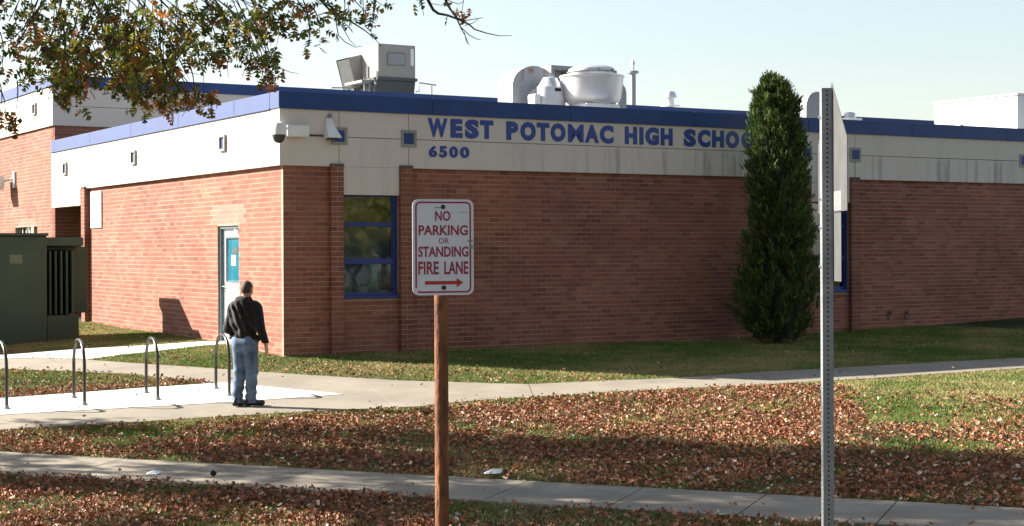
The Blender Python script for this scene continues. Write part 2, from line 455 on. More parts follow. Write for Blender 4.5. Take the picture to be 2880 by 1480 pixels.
# ------------------------------------------------------------------ paved slabs draped on the terrain
def drape(poly, cuts, name, mat_, parent, top=0.03, step=0.45, gap=0.005, part='slab'):
    """poly: XY outline; cuts: list of (point, normal) in XY; every resulting slab is a child"""
    poly = [Vector(p) for p in poly]
    xs = [p.x for p in poly]; ys = [p.y for p in poly]
    def inside(p):
        r_ = False
        for i in range(len(poly)):
            a, b = poly[i], poly[i - 1]
            if (a.y > p.y) != (b.y > p.y) and p.x < (b.x - a.x) * (p.y - a.y) / (b.y - a.y) + a.x: r_ = not r_
        return r_
    vv = [p.to_2d() for p in poly]; n0 = len(vv)
    for x in np.arange(min(xs), max(xs), step):
        for y in np.arange(min(ys), max(ys), step):
            q = Vector((x + .013, y + .017))
            if inside(q) and min((q - p).length for p in vv[:n0]) > .12: vv.append(q)
    res = delaunay_2d_cdt(vv, [(i, (i + 1) % n0) for i in range(n0)], [], 1, 1e-5)
    tv, tf = res[0], res[2]
    bm = bmesh.new()
    bv = [bm.verts.new((v.x, v.y, 0)) for v in tv]
    for f in tf:
        try: bm.faces.new([bv[i] for i in f])
        except ValueError: pass
    pieces = [bm]
    for (pt, nr) in cuts:
        nr = Vector((nr[0], nr[1], 0)).normalized(); pt = Vector((pt[0], pt[1], 0))
        out = []
        for b in pieces:
            for s in (1, -1):
                c = b.copy()
                bmesh.ops.bisect_plane(c, geom=c.verts[:] + c.edges[:] + c.faces[:], dist=1e-6, plane_co=pt + nr * s * gap, plane_no=nr * s, clear_inner=True)
                if len(c.faces): out.append(c)
                else: c.free()
            b.free()
        pieces = out
    objs = []
    for b in pieces:
        if sum(f.calc_area() for f in b.faces) < 0.02: b.free(); continue
        co = np.array([v.co for v in b.verts]); z = gnp(co[:, 0], co[:, 1])
        for v, zz in zip(b.verts, z): v.co.z = zz + top
        bmesh.ops.recalc_face_normals(b, faces=b.faces)
        if sum(f.normal.z for f in b.faces) < 0: bmesh.ops.reverse_faces(b, faces=b.faces)
        be = [e for e in b.edges if e.is_boundary]
        r_ = bmesh.ops.extrude_edge_only(b, edges=be)
        for v in [x for x in r_['geom'] if isinstance(x, bmesh.types.BMVert)]: v.co.z -= 0.12
        me = bpy.data.meshes.new(part); b.to_mesh(me); b.free()
        objs.append(link(part, me, mat_, parent))
    return objs

def root(name, loc=(0, 0, 0), **kw):
    o = bpy.data.objects.new(name, None); COL.objects.link(o); o.location = loc
    for k, v in kw.items(): o[k] = v
    return o

# near sidewalk along the street, 1.2 m slabs
SW0, SW1 = 14.08, 15.28
sw = root('sidewalk', kind='structure')
u0, u1 = -15.9, 15.0
cuts = [(street(u, 0), RD) for u in np.arange(-14.66, 14, 1.235)]
sw_poly = [street(u0, SW0), street(u1, SW0), street(u1, SW1), street(u0, SW1)]
drape(sw_poly, cuts, 'sidewalk', M['concrete_near'], sw, top=0.025, gap=0.007)

# upper path: runs from the left, past the rack pad, then along the building to the right, with a walk to the door
path_px = [(-260, 1232), (0, 1214), (380, 1191), (561, 1179), (780, 1166), (952, 1157), (1179, 1147), (1255, 1137), (1457, 1122), (1709, 1107), (1962, 1094),
           (2091, 1089), (2300, 1076), (2880, 1038), (3150, 1020), (3150, 992), (2880, 1009), (2300, 1040.7), (2130, 1050), (1936, 1064), (1836, 1069), (1709, 1074),
           (1487, 1084), (1407, 1082), (1129, 1074), (900, 1060), (730, 1049), (552, 1036), (400, 1026), (245, 1015), (110, 1010), (-260, 1022), (-260, 1040), (0, 1041), (113, 1044), (304, 1053), (400, 1058), (482, 1068), (573, 1077), (607, 1081),
           (380, 1096), (0, 1124), (-260, 1142)]
path_xy = [onground(*p) for p in path_px]
pad_px = [(-240, 1141.5), (0, 1125.5), (380, 1097.5), (607, 1082.5), (640, 1081), (966, 1113.5), (652, 1135.5), (380, 1151), (0, 1172), (-240, 1186)]
pad_xy = [onground(*p) for p in pad_px]
dw = root('door_walk', kind='structure')
walk_px = [(-260, 1021), (-260, 1014), (23, 1000), (193, 986), (400, 975), (573, 963), (608, 962), (640, 969), (560, 976), (437, 990), (335, 1001), (248, 1013.5), (110, 1008.5)]
walk_xy = [onground(*p) for p in walk_px]
pa = root('path', kind='structure')
def cutline(a, b):
    a = Vector(onground(*a)); b = Vector(onground(*b)); d = b - a
    return (a, (-d.y, d.x))
pcuts = [cutline((380, 1164), (455, 1187)), cutline((20, 1180), (62, 1208)), cutline((1000, 1062), (1120, 1150)), cutline((1487, 1084), (1500, 1119)),
         cutline((1836, 1069), (1880, 1098)), cutline((2130, 1050), (2180, 1084)), cutline((2420, 1034), (2480, 1064)), cutline((2660, 1020), (2735, 1048))]
drape(path_xy, pcuts, 'path', M['concrete'], pa, top=0.02, gap=0.006)
drape(walk_xy, [cutline((380, 974), (300, 1010)), cutline((193, 985), (90, 1012))], 'door_walk', M['concrete_white'], dw, top=0.02, gap=0.005)
rp_ = root('rack_pad', kind='structure')
drape(pad_xy, [cutline((330, 1096), (390, 1150)), cutline((735, 1086), (820, 1128)), cutline((60, 1118), (110, 1166))], 'rack_pad', M['concrete_white'], rp_, top=0.028, gap=0.004)

def inpoly(X, Y, poly):
    r_ = np.zeros(X.shape, bool)
    n = len(poly)
    for i in range(n):
        ax, ay = poly[i]; bx, by = poly[i - 1]
        c = ((ay > Y) != (by > Y)) & (X < (bx - ax) * (Y - ay) / ((by - ay) if by != ay else 1e-9) + ax)
        r_ ^= c
    return r_
def paved(X, Y): return inpoly(X, Y, path_xy) | inpoly(X, Y, sw_poly) | inpoly(X, Y, pad_xy) | inpoly(X, Y, walk_xy)

# ------------------------------------------------------------------ the school building
BA = R(31.2)
CORNER = Vector((-4.02, 28.25, 0))
e1 = Vector((math.cos(BA), math.sin(BA), 0)); e2 = Vector((-math.sin(BA), math.cos(BA), 0))
def loc2w(x, y, z): return CORNER + e1 * x + e2 * y + Vector((0, 0, z))
def w2loc(p):
    d = Vector((p[0], p[1], 0)) - CORNER
    return d.dot(e1), d.dot(e2)
def Bp(px, py, yl):
    """pixel -> local (x, z) on the plane local y = yl"""
    d = Vector(ray(px, py)); o = Vector((0, 0, CAMZ))
    P0 = CORNER + e2 * yl
    t = (P0 - o).dot(e2) / d.dot(e2); p = o + d * t
    return (p - CORNER).dot(e1), p.z
def Lp(px, py, xl=0):
    d = Vector(ray(px, py)); o = Vector((0, 0, CAMZ))
    t = (CORNER + e1 * xl - o).dot(e1) / d.dot(e1); p = o + d * t
    return (p - CORNER).dot(e2), p.z

BL, BH = 0.233, 0.0894          # brick module
PAL = [(0.250, 0.094, 0.064), (0.267, 0.104, 0.070), (0.229, 0.082, 0.056), (0.280, 0.119, 0.081), (0.240, 0.096, 0.070), (0.205, 0.074, 0.052), (0.258, 0.092, 0.059)]
def courses(s0, s1, z0, z1, openings, off=0.0):
    """running-bond bricks (s0,s1,z0,z1) filling a rectangle less openings"""
    out = []
    nc = int(math.ceil((z1 - z0) / BH))
    for c in range(nc):
        zb = z1 - (c + 1) * BH; zt = zb + BH
        sh = (BL / 2 if c % 2 else 0) + off
        k = math.floor((s0 - sh) / BL)
        while sh + k * BL < s1:
            a, b = max(s0, sh + k * BL), min(s1, sh + (k + 1) * BL)
            k += 1
            seg = [(a, b)]
            for (o0, o1, oz0, oz1) in openings:
                if zt > oz0 + .02 and zb < oz1 - .02:
                    ns = []
                    for (p, q) in seg:
                        if q <= o0 or p >= o1: ns.append((p, q)); continue
                        if p < o0: ns.append((p, o0))
                        if q > o1: ns.append((o1, q))
                    seg = ns
            for (p, q) in seg:
                if q - p > 0.03: out.append((p, q, zb, zt))
    return out
J = 0.0062; JV = 0.0042           # half bed joint, half head joint
def brick_box(face, b, plane=0.0, depth=0.075):
    p, q, zb, zt = b
    if face == 'R': return (p + JV, q - JV, plane, plane + depth, zb + J, zt - J)
    return (plane, plane + depth, p + JV, q - JV, zb + J, zt - J)
def bricks_mesh(boxes, cols):
    n = len(boxes); b = np.array(boxes)
    x0, x1, y0, y1, z0, z1 = b.T
    V = np.stack([np.stack([x0, y0, z0], 1), np.stack([x1, y0, z0], 1), np.stack([x1, y1, z0], 1), np.stack([x0, y1, z0], 1),
                  np.stack([x0, y0, z1], 1), np.stack([x1, y0, z1], 1), np.stack([x1, y1, z1], 1), np.stack([x0, y1, z1], 1)], 1).reshape(-1, 3)
    F = np.array([(0, 3, 2, 1), (4, 5, 6, 7), (0, 1, 5, 4), (1, 2, 6, 5), (2, 3, 7, 6), (3, 0, 4, 7)])
    FF = (np.arange(n)[:, None, None] * 8 + F[None]).reshape(-1)
    return np_mesh('bricks', V, FF, 4, np.repeat(np.array(cols), 8, axis=0))
brick_cache = {}
def single_brick(face, box, ci, parent, pale):
    x0, x1, y0, y1, z0, z1 = box
    dx, dy, dz = x1 - x0, y1 - y0, z1 - z0
    key = (round(dx, 3), round(dy, 3), ci, pale)
    if key not in brick_cache:
        col = np.array(PAL[ci])
        if pale: col = col * 0.78 + np.array((0.42, 0.36, 0.31)) * 0.22
        me = bricks_mesh([(0, dx, 0, dy, 0, dz)], [col])
        bm = bmesh.new(); bm.from_mesh(me)
        bmesh.ops.recalc_face_normals(bm, faces=bm.faces); bm.to_mesh(me); bm.free()
        brick_cache[key] = me
    o = link('brick', brick_cache[key], M['brick'], parent)
    o.location = (x0, y0, z0)
    return o
def paleness(face, b):
    if face == 'L' and 1.75 < 0.5 * (b[0] + b[1]) < 3.55 and (b[2] > 2.95 and b[3] < 3.45): return True
    return False
def lay_bricks(wall, face, bricks, n_single, near, plane=0.0):
    order = sorted(range(len(bricks)), key=lambda i: near(bricks[i]))
    rest, cols = [], []
    for k, i in enumerate(order):
        bx_ = brick_box(face, bricks[i], plane + random.uniform(-.0006, .0006))
        ci = random.randrange(len(PAL)); pale = paleness(face, bricks[i])
        if k < n_single: single_brick(face, bx_, ci, wall, pale)
        else:
            bs, bz = 0.5 * (bricks[i][0] + bricks[i][1]), 0.5 * (bricks[i][2] + bricks[i][3])
            col = np.array(PAL[ci]) * random.uniform(0.88, 1.12) * (1 + .09 * math.sin(bs * .9 + 1.7 * math.sin(bz * 1.3)) + .06 * math.sin(bs * 2.3 + bz * 3.1))
            if pale: col = col * 0.78 + np.array((0.42, 0.36, 0.31)) * 0.22
            rest.append(bx_); cols.append(col)
    if rest: link('brickwork', bricks_mesh(rest, cols), M['brick'], wall, kind='stuff')

front = thing('school_wing', 'low brick school wing with pale band, blue coping and blue lettering', 'building', CORNER, BA)
ZB, ZW, ZT = 4.0, 5.0, 5.3                       # brick top, band top, coping top
XR = 24.0                                        # right end, beyond the frame
WIN1 = (1.13, 2.27, 1.63, 3.5); WIN2 = (12.16, 13.30, 1.55, 3.5)
# right (shaded) wall
rw = MB()
def wall_boxes(mb, face, s0, s1, z0, z1, ops, depth0=0.0018, depth1=0.30):
    ops = sorted(ops); s = s0
    def bx_(a, b, c, d):
        if face == 'R': mb.box(a, b, depth0, depth1, c, d)
        else: mb.box(depth0, depth1, a, b, c, d)
    for (o0, o1, oz0, oz1) in ops:
        if o0 > s: bx_(s, o0, z0, z1)
        if oz0 > z0: bx_(o0, o1, z0, oz0)
        if oz1 < z1: bx_(o0, o1, oz1, z1)
        s = o1
    if s < s1: bx_(s, s1, z0, z1)
OPR = [(WIN1[0], WIN1[1], WIN1[2], ZB), (WIN2[0], WIN2[1], WIN2[2], ZB)]
wall_boxes(rw, 'R', 0.0018, XR, 0.0, ZB, OPR)
rwall = rw.build('brick_wall', M['mortar'], front)
bR = courses(0.0, XR, 0.42, ZB, OPR)
lay_bricks(rwall, 'R', bR, 170, lambda b: (b[0]) + abs(0.5 * (b[2] + b[3]) - 2.3) * 0.45)
# left (sunlit) wall
DOOR = (2.10, 3.19, 0.60, 2.98)
OPL = [DOOR]
lw = MB()
wall_boxes(lw, 'L', 0.30, 12.08, 0.0, ZB, OPL)
lwall = lw.build('brick_wall', M['mortar'], front)
bL = courses(0.085, 12.08, 0.42, ZB, OPL, off=0.09)
lay_bricks(lwall, 'L', bL, 130, lambda b: b[0] + abs(0.5 * (b[2] + b[3]) - 2.5) * 0.8)
# brick pilasters
def pilaster(face, s0, s1, z0, z1, proj_=0.10, par=front, plane=0.0):
    m_ = MB()
    if face == 'R': m_.box(s0 + .012, s1 - .012, plane - proj_ + .0018, plane - .0005, z0, z1)
    else: m_.box(plane - proj_ + .0018, plane - .0005, s0 + .012, s1 - .012, z0, z1)
    p = m_.build('pilaster', M['mortar'], par)
    boxes, cols = [], []
    nc = int((z1 - z0) / BH)
    for c in range(nc):
        zb = z1 - (c + 1) * BH
        w = s1 - s0
        parts = [(s0, s1)] if c % 2 else [(s0, s0 + w / 2), (s0 + w / 2, s1)]
        for (a, b) in parts:
            a_ = a if a == s0 else a + J; b_ = b if b == s1 else b - J
            if face == 'R': boxes.append((a_, b_, plane - proj_, plane - .002, zb + J, zb + BH - J))
            else: boxes.append((plane - proj_, plane - .002, a_, b_, zb + J, zb + BH - J))
            cols.append(np.array(random.choice(PAL)) * 0.85)
    link('brickwork', bricks_mesh(boxes, cols), M['brick'], p, kind='stuff')
    cp = MB()
    if face == 'R': cp.box(s0 - .008, s1 + .008, plane - proj_ - .012, plane - .0005, z1 + .001, z1 + .05)
    else: cp.box(plane - proj_ - .012, plane - .0005, s0 - .008, s1 + .008, z1 + .001, z1 + .05)
    cp.build('cap', M['joint'], p, bevel=0.006)
    return p
pilaster('R', 0.88, 1.13, 0.0, 4.0); pilaster('R', 2.27, 2.52, 0.0, 4.0)
pilaster('R', 11.91, 12.16, 0.0, 4.0); pilaster('R', 13.30, 13.55, 0.0, 4.0)
pilaster('L', 11.58, 11.86, 0.0, 4.0, 0.13)

# pale precast band: separate panels with joints
def panels(par, face, splits, z0, z1, zj, oh=0.06, plane=0.0, thick=0.20, low={}, first_inset=0.0):
    for i in range(len(splits) - 1):
        a, b = splits[i] + .005, splits[i + 1] - .005
        if i == 0: a = splits[0] + first_inset
        for (c, d) in ((z0, zj - .005), (zj + .005, z1)):
            m_ = MB()
            if face == 'R': m_.box(a, b, plane - oh, plane + thick, c, d)
            else: m_.box(plane - oh, plane + thick, a, b, c, d)
            m_.build('band_panel', M['precast'], par, bevel=0.004)
        if i in low:
            la, lb, lz = low[i]
            m_ = MB()
            if face == 'R': m_.box(la, lb, plane - oh + .004, plane + thick, lz, z0 - .002)
            else: m_.box(plane - oh + .004, plane + thick, la, lb, lz, z0 - .002)
            m_.build('band_panel', M['precast'], par, bevel=0.003)
    bk = MB()
    if face == 'R': bk.box(splits[0] + .3, splits[-1], plane + .01, plane + thick - .01, z0 + .01, z1 - .01)
    else: bk.box(plane + .01, plane + thick - .01, splits[0] + .3, splits[-1], z0 + .01, z1 - .01)
    bk.build('joint_backing', M['joint'], par)
panels(front, 'R', [-0.085, 1.06, 2.46, 12.05, 13.45, 18.8, XR], ZB, ZW, 4.53, low={1: (1.135, 2.265, 3.5), 3: (12.165, 13.295, 3.5)})
panels(front, 'L', [0.142, 2.64, 7.97, 13.3, 14.58], ZB, ZW, 4.53, oh=0.085)
lowp = MB(); lowp.box(-0.08, 0.14, 12.085, 14.575, 3.61, 3.998); lowp.build('band_panel', M['precast'], front, bevel=0.003)

def medallion(par, face, s, z, plane=-0.06, w=0.155):
    m_ = MB()
    t = 0.045; pr = 0.022 if face == 'R' else 0.045
    rects = [(-w, w, w - t, w), (-w, w, -w, -w + t), (-w, -w + t, -w + t + .001, w - t - .001), (w - t, w, -w + t + .001, w - t - .001)]
    for (a, b, c, d) in rects:
        if face == 'R': m_.box(s + a, s + b, plane - pr, plane + .004, z + c, z + d)
        else: m_.box(plane - pr, plane + .004, s + a, s + b, z + c, z + d)
    fr = m_.build('medallion', M['tan_metal'], par)
    t_ = MB(); q = w - t - .012
    if face == 'R': t_.box(s - q, s + q, plane - .010, plane + .004, z - q, z + q)
    else: t_.box(plane - .010, plane + .004, s - q, s + q, z - q, z + q)
    t_.build('tile', M['blue'], fr)
for s in (1.06, 2.46, 12.05, 13.45, 18.8): medallion(front, 'R', s, 4.545)
for s in (2.64, 7.97, 13.3): medallion(front, 'L', s, 4.545, plane=-0.085)

# blue metal coping in lengths
def coping(par, face, s0, s1, z0, z1, plane, step=3.05, thick=0.42, end0=0.0, seam0=None):
    a = s0
    k = 0
    while a < s1 - .05:
        b = min(s1, a + (step if k or seam0 is None else seam0))
        m_ = MB()
        aa = a + (.0025 if k else 0); bb = b - .0025
        if face == 'R': m_.box(aa, bb, plane, plane + thick, z0 + .002, z1)
        else: m_.box(plane, plane + thick, aa, bb, z0 + .002, z1)
        m_.build('coping_panel', M['blue'], par, bevel=0.006)
        # standing drip edge
        d_ = MB()
        if face == 'R': d_.box(aa, bb, plane - .012, plane - .0008, z0 + .002, z0 + .028)
        else: d_.box(plane - .012, plane - .0008, aa, bb, z0 + .002, z0 + .028)
        d_.build('drip_edge', M['blue'], par)
        a = b; k += 1
coping(front, 'R', -0.105, XR, ZW, ZT, -0.085)
coping(front, 'L', 0.34, 14.58, ZW, ZT, -0.105, seam0=1.7)
rf = MB(); rf.box(0.33, XR, 0.34, 14.55, 4.70, 4.92); rf.build('roof', M['roof'], front)
# body of the wing behind the walls, so nothing shows through
bd = MB(); bd.box(0.9, XR, 1.6, 11.9, 0.0, 4.69); bd.build('inner_wall', M['dark'], front)

# lettering
def text_mesh(ch, offset, extrude):
    cu = bpy.data.curves.new('t', 'FONT'); cu.body = ch; cu.offset = offset; cu.extrude = extrude; cu.resolution_u = 3
    o = bpy.data.objects.new('t', cu); COL.objects.link(o)
    dg = bpy.context.evaluated_depsgraph_get(); dg.update()
    me = bpy.data.meshes.new_from_object(o.evaluated_get(dg))
    bpy.data.objects.remove(o); bpy.data.curves.remove(cu)
    co = np.empty(len(me.vertices) * 3, np.float32); me.vertices.foreach_get('co', co)
    return me, co.reshape(-1, 3)
def fit_text(ch, a0, a1, b0, b1, mapper, name, mat_, par, offset=0.03, **kw):
    """fit glyphs into [a0,a1]x[b0,b1]; mapper(a, b, t) -> local xyz, t in -1..1 is the depth"""
    me, co = text_mesh(ch, offset, 0.01)
    lo, hi = co.min(0), co.max(0)
    out = np.empty_like(co)
    for i, c in enumerate(co):
        a = a0 + (c[0] - lo[0]) / (hi[0] - lo[0]) * (a1 - a0)
        b = b0 + (c[1] - lo[1]) / (hi[1] - lo[1]) * (b1 - b0)
        out[i] = mapper(a, b, c[2] / 0.01)
    me.vertices.foreach_set('co', out.ravel()); me.update()
    return link(name, me, mat_, par, **kw)
def on_band(a, b, t): return (a, -0.075 + (.004 if t > 0 else .0145), b)
LET = [('W', 1203.7, 1259), ('E', 1267.5, 1301), ('S', 1308, 1347.5), ('T', 1350.6, 1388), ('P', 1424.5, 1458), ('O', 1464, 1507.5), ('T', 1510, 1545.5), ('O', 1549, 1591), ('M', 1598, 1641.6),
       ('A', 1645.5, 1685), ('C', 1687.3, 1726), ('H', 1758, 1792), ('I', 1799, 1810), ('G', 1815.5, 1853.5), ('H', 1858.7, 1892), ('S', 1923.2, 1958), ('C', 1963, 1998), ('H', 2003.3, 2036.5),
       ('O', 2041.5, 2079), ('O', 2086, 2123), ('L', 2130, 2157)]
for ch, p0, p1 in LET:
    rnd = 0.006 if ch in 'OSCG' else 0
    fit_text(ch, Bp(p0, 370, -.07)[0], Bp(p1, 370, -.07)[0], 4.592 - rnd, 4.942 + rnd, on_band, 'letter', M['blue_letter'], front, offset={'M': 0.03, 'W': 0.05, 'A': 0.05}.get(ch, 0.062))
for ch, p0, p1 in [('6', 1206.4, 1230), ('5', 1235.6, 1258), ('0', 1264, 1288.5), ('0', 1294, 1320.5)]:
    fit_text(ch, Bp(p0, 420, -.07)[0], Bp(p1, 420, -.07)[0], 4.215, 4.432, on_band, 'numeral', M['blue_letter'], front, offset=0.05)

# windows in the shaded wall
def window(par, W, zm1, zm2):
    s0, s1, z0, z1 = W
    y0 = 0.055
    f = MB(); t = 0.055
    f.box(s0 + .003, s0 + t, y0, y0 + .09, z0 + .05, z1 - .003); f.box(s1 - t - .03, s1 - .003, y0, y0 + .09, z0 + .05, z1 - .003)
    f.box(s0 + t + .001, s1 - t - .031, y0, y0 + .09, z1 - .03, z1 - .003)
    f.box(s0 + t + .001, s1 - t - .031, y0, y0 + .09, z0 + .051, z0 + .11)
    w = f.build('window', M['blue_frame'], par)
    m_ = MB(); m_.box(s0 + t + .001, s1 - t - .031, y0 - .01, y0 + .088, zm1 - .035, zm1 + .035); m_.build('mullion', M['blue_frame'], w, bevel=.004)
    m_ = MB(); m_.box(s0 + t + .001, s1 - t - .031, y0 - .01, y0 + .088, zm2 - .05, zm2 + .05); m_.build('mullion', M['blue_frame'], w, bevel=.004)
    sl = MB(); sl.box(s0 + .002, s1 - .002, -0.045, y0 + .10, z0 + .003, z0 + .049); sl.build('sill', M['blue_frame'], w, bevel=.006)
    for (a, b) in ((z0 + .11, zm2 - .05), (zm2 + .05, zm1 - .035), (zm1 + .035, z1 - .03)):
        p = MB(); p.box(s0 + t, s1 - t - .03, y0 + .04, y0 + .046, a, b); p.build('pane', M['glass'], w)
    bl = MB()
    n_ = int((zm1 - zm2 - .1) / .028)
    for k in range(n_):                              # lowered blind behind the middle pane
        zz = zm2 + .055 + k * .028
        bl.add([(s0 + t, y0 + .13, zz), (s1 - t - .03, y0 + .13, zz), (s1 - t - .03, y0 + .145, zz + .025), (s0 + t, y0 + .145, zz + .025)], [(0, 1, 2, 3)])
    bl.build('blind', M['blind'], w)
    lb = MB()                                        # pale roller shade behind most of the lower pane
    lb.box(s0 + t, s1 - t - .03 - .18, y0 + .13, y0 + .136, z0 + .11, zm2 - .05); lb.build('shade', M['shade'], w)
    bk = MB(); bk.box(s0, s1, 0.55, 0.6, z0, z1); bk.build('room_back', M['room'], w)
M['shade'] = mat('roller_shade', (0.42, 0.60, 0.68), 0.7, var=0.25, scale=6)
M['blind'] = mat('blind_slats', (0.40, 0.50, 0.72), 0.6, var=0.06, scale=3)
M['room'] = mat('room_dark', (0.05, 0.055, 0.06), 0.9, var=0.5, scale=2.5)
window(front, WIN1, 2.97, 2.30); window(front, WIN2, 2.97, 2.30)

# door in the sunlit wall
def make_door():
    s0, s1, z0, z1 = DOOR
    zg = 0.775
    f = MB()
    f.box(0.035, 0.16, s0 + .002, s0 + .055, zg, z1 - .002); f.box(0.035, 0.16, s1 - .055, s1 - .002, zg, z1 - .002); f.box(0.035, 0.16, s0 + .056, s1 - .056, z1 - .055, z1 - .002)
    d = f.build('door', M['door_frame'], front)
    lf = MB()
    a, b = s0 + .058, s1 - .058; w0, w1, wz0, wz1 = s0 + .20, s1 - .22, 1.93, 2.74
    lf.box(0.10, 0.145, a, w0, zg, z1 - .058); lf.box(0.10, 0.145, w1, b, zg, z1 - .058)
    lf.box(0.10, 0.145, w0, w1, zg, wz0); lf.box(0.10, 0.145, w0, w1, wz1, z1 - .058)
    lf.build('leaf', M['door_white'], d)
    gl = MB(); gl.box(0.118, 0.126, w0, w1, wz0, wz1); gl.build('pane', M['door_glass'], d)
    st = MB()
    st.box(0.088, 0.0995, w0 - .03, w0, wz0 - .03, wz1 + .03); st.box(0.088, 0.0995, w1, w1 + .03, wz0 - .03, wz1 + .03)
    st.box(0.088, 0.0995, w0, w1, wz0 - .03, wz0); st.box(0.088, 0.0995, w0, w1, wz1, wz1 + .03)
    st.build('pane_bead', M['door_frame'], d)
    nt_ = MB(); nt_.box(0.113, 0.1175, 2.55, 2.76, 2.22, 2.42); nt_.build('notice', M['paper'], d)
    n2 = MB(); n2.box(0.113, 0.1175, 2.45, 2.72, 2.45, 2.56); n2.build('notice', M['dark_metal'], d)
    h = MB(); h.box(0.085, 0.0995, s1 - .16, s1 - .11, 1.72, 1.90); h.tube([(0.09, s1 - .135, 1.82), (0.045, s1 - .135, 1.82), (0.045, s1 - .26, 1.815)], 0.012)
    h.build('handle', M['steel'], d, smooth=True)
    cl = MB(); cl.box(0.03, 0.0995, s0 + .10, s0 + .34, z1 - .14, z1 - .085)
    cl.tube([(0.04, s0 + .12, z1 - .10), (0.0, s0 + .22, z1 - .07), (0.05, s0 + .3, z1 - .06)], 0.01)
    cl.build('door_closer', M['galv'], d)
    th = MB(); th.box(0.02, 0.20, s0 + .003, s1 - .003, 0.60, zg - .002); th.build('threshold', M['concrete'], d)
    bk = MB(); bk.box(0.162, 0.30, s0, s1, zg, z1); bk.build('door_back', M['dark'], d)
make_door()

# tall rear wing
rear = thing('school_wing', 'taller brick school wing rising behind the low one, blue coping', 'building', loc2w(0, 14.6, 0), BA)
RZB, RZW, RZT = 5.70, 6.70, 6.98
m_ = MB(); wall_boxes(m_, 'L', 0.30, 22.0, 0.0, RZB, [(1.68, 3.95, 1.6, 3.17)])
rlw = m_.build('brick_wall', M['mortar'], rear)
bb = courses(0.085, 22.0, 0.55, RZB, [(1.68, 3.95, 1.6, 3.17)])
lay_bricks(rlw, 'L', bb, 0, lambda b: b[0])
m_ = MB(); m_.box(0.01, 45.0, 0.0018, 0.30, 0.0, RZB)
rrw = m_.build('brick_wall', M['mortar'], rear)
bb = courses(0.0, 6.0, 0.8, RZB, [])
lay_bricks(rrw, 'R', bb, 0, lambda b: b[0])
panels(rear, 'R', [-0.06, 3.54, 8.9, 14.2, 19.6, 25, 30.3, 35.7, 45], RZB, RZW, 6.2)
panels(rear, 'L', [0.142, 1.62, 6.95, 12.3, 17.6, 22], RZB, RZW, 6.2)
medallion(rear, 'R', 3.54, 6.22); medallion(rear, 'L', 1.62, 6.24); medallion(rear, 'L', 6.95, 6.24)
coping(rear, 'R', -0.085, 45, RZW, RZT, -0.085); coping(rear, 'L', 0.34, 22, RZW, RZT, -0.085)
m_ = MB(); m_.box(0.33, 45, 0.34, 21.9, 6.2, 6.55); m_.build('roof', M['roof'], rear)
# barred vent window low in the rear wing
m_ = MB()
for k in range(6): m_.box(0.10, 0.13, 1.70 + k * .37, 1.74 + k * .37, 1.6, 3.16)
w = m_.build('window', M['white_metal'], rear)
m_ = MB(); m_.box(0.16, 0.165, 1.68, 3.95, 1.6, 3.17); m_.build('pane', M['glass'], w)
m_ = MB(); m_.box(0.6, 0.65, 1.5, 4.1, 1.5, 3.2); m_.build('room_back', M['room'], w)
m_ = MB(); m_.box(0.0, 0.10, 2.02, 2.28, 1.6, 3.165); m_.build('brick_pier', M['mortar'], w)

# ------------------------------------------------------------------ things on the building
def bthing(name, label, cat, x, y, z, group=None):
    return thing(name, label, cat, loc2w(x, y, z), BA, group)

# dome security camera on a box arm at the corner
t = bthing('security_camera', 'white dome security camera on a boxed arm at the building corner', 'camera', 0.2, -0.061, 4.6)
m_ = MB(); m_.box(-0.19, 0.22, -0.14, -0.0005, -0.10, 0.10); m_.build('junction_box', M['white_metal'], t, bevel=.01)
m_ = MB(); m_.tube([(-0.19, -0.07, 0.05), (-0.30, -0.08, 0.10), (-0.42, -0.10, 0.13)], 0.022); m_.build('arm', M['white_metal'], t, smooth=True)
m_ = MB(); m_.lathe([(0.02, 0.16), (0.09, 0.12), (0.12, 0.05), (0.125, -0.06), (0.128, -0.08)], 20, (-0.36, -0.14)); m_.build('housing', M['white_metal'], t, smooth=True)
m_ = MB(); m_.lathe([(0.118, -0.081), (0.112, -0.13), (0.085, -0.19), (0.045, -0.22), (0.0, -0.23)], 20, (-0.36, -0.14)); m_.build('dome', M['dark_metal'], t, smooth=True)
m_ = MB(); m_.tube([(-0.19, -0.07, -0.05), (-0.24, -0.09, -0.14), (-0.31, -0.12, -0.235)], 0.014); m_.build('bracket', M['white_metal'], t, smooth=True)
# wall light beside it
t = bthing('wall_light', 'white flared wall light above the shaded brick corner', 'light', 0.86, -0.061, 4.6)
m_ = MB()
m_.add([(-.05, -.02, .27), (.05, -.02, .27), (.05, -.0005, .27), (-.05, -.0005, .27), (-.09, -.10, .10), (.08, -.10, .10), (.08, -.0005, .10), (-.09, -.0005, .10),
        (-.10, -.20, -.10), (.16, -.22, -.10), (.16, -.0005, -.10), (-.10, -.0005, -.10)],
       [(0, 1, 2, 3), (0, 4, 5, 1), (1, 5, 6, 2), (2, 6, 7, 3), (3, 7, 4, 0), (4, 8, 9, 5), (5, 9, 10, 6), (6, 10, 11, 7), (7, 11, 8, 4), (8, 11, 10, 9)])
m_.build('hood', M['white_metal'], t, bevel=.006)
m_ = MB(); m_.box(-.06, .10, -.17, -.03, -.135, -.101); m_.build('lens', M['dark_metal'], t)
m_ = MB(); m_.lathe([(.03, .271), (.05, .29), (.03, .33), (.0, .34)], 12, (0, -.05)); m_.build('photocell', M['galv'], t, smooth=True)
# conduit between
m_ = MB(); m_.tube([(0.0, 0, 0), (0.30, 0, 0)], 0.012)
o = m_.build('conduit', M['dark_metal']); o.location = loc2w(0.44, -0.076, 4.545); o.rotation_euler = (0, 0, BA)
o['label'] = 'thin dark conduit between the dome camera box and the wall light'; o['category'] = 'conduit'
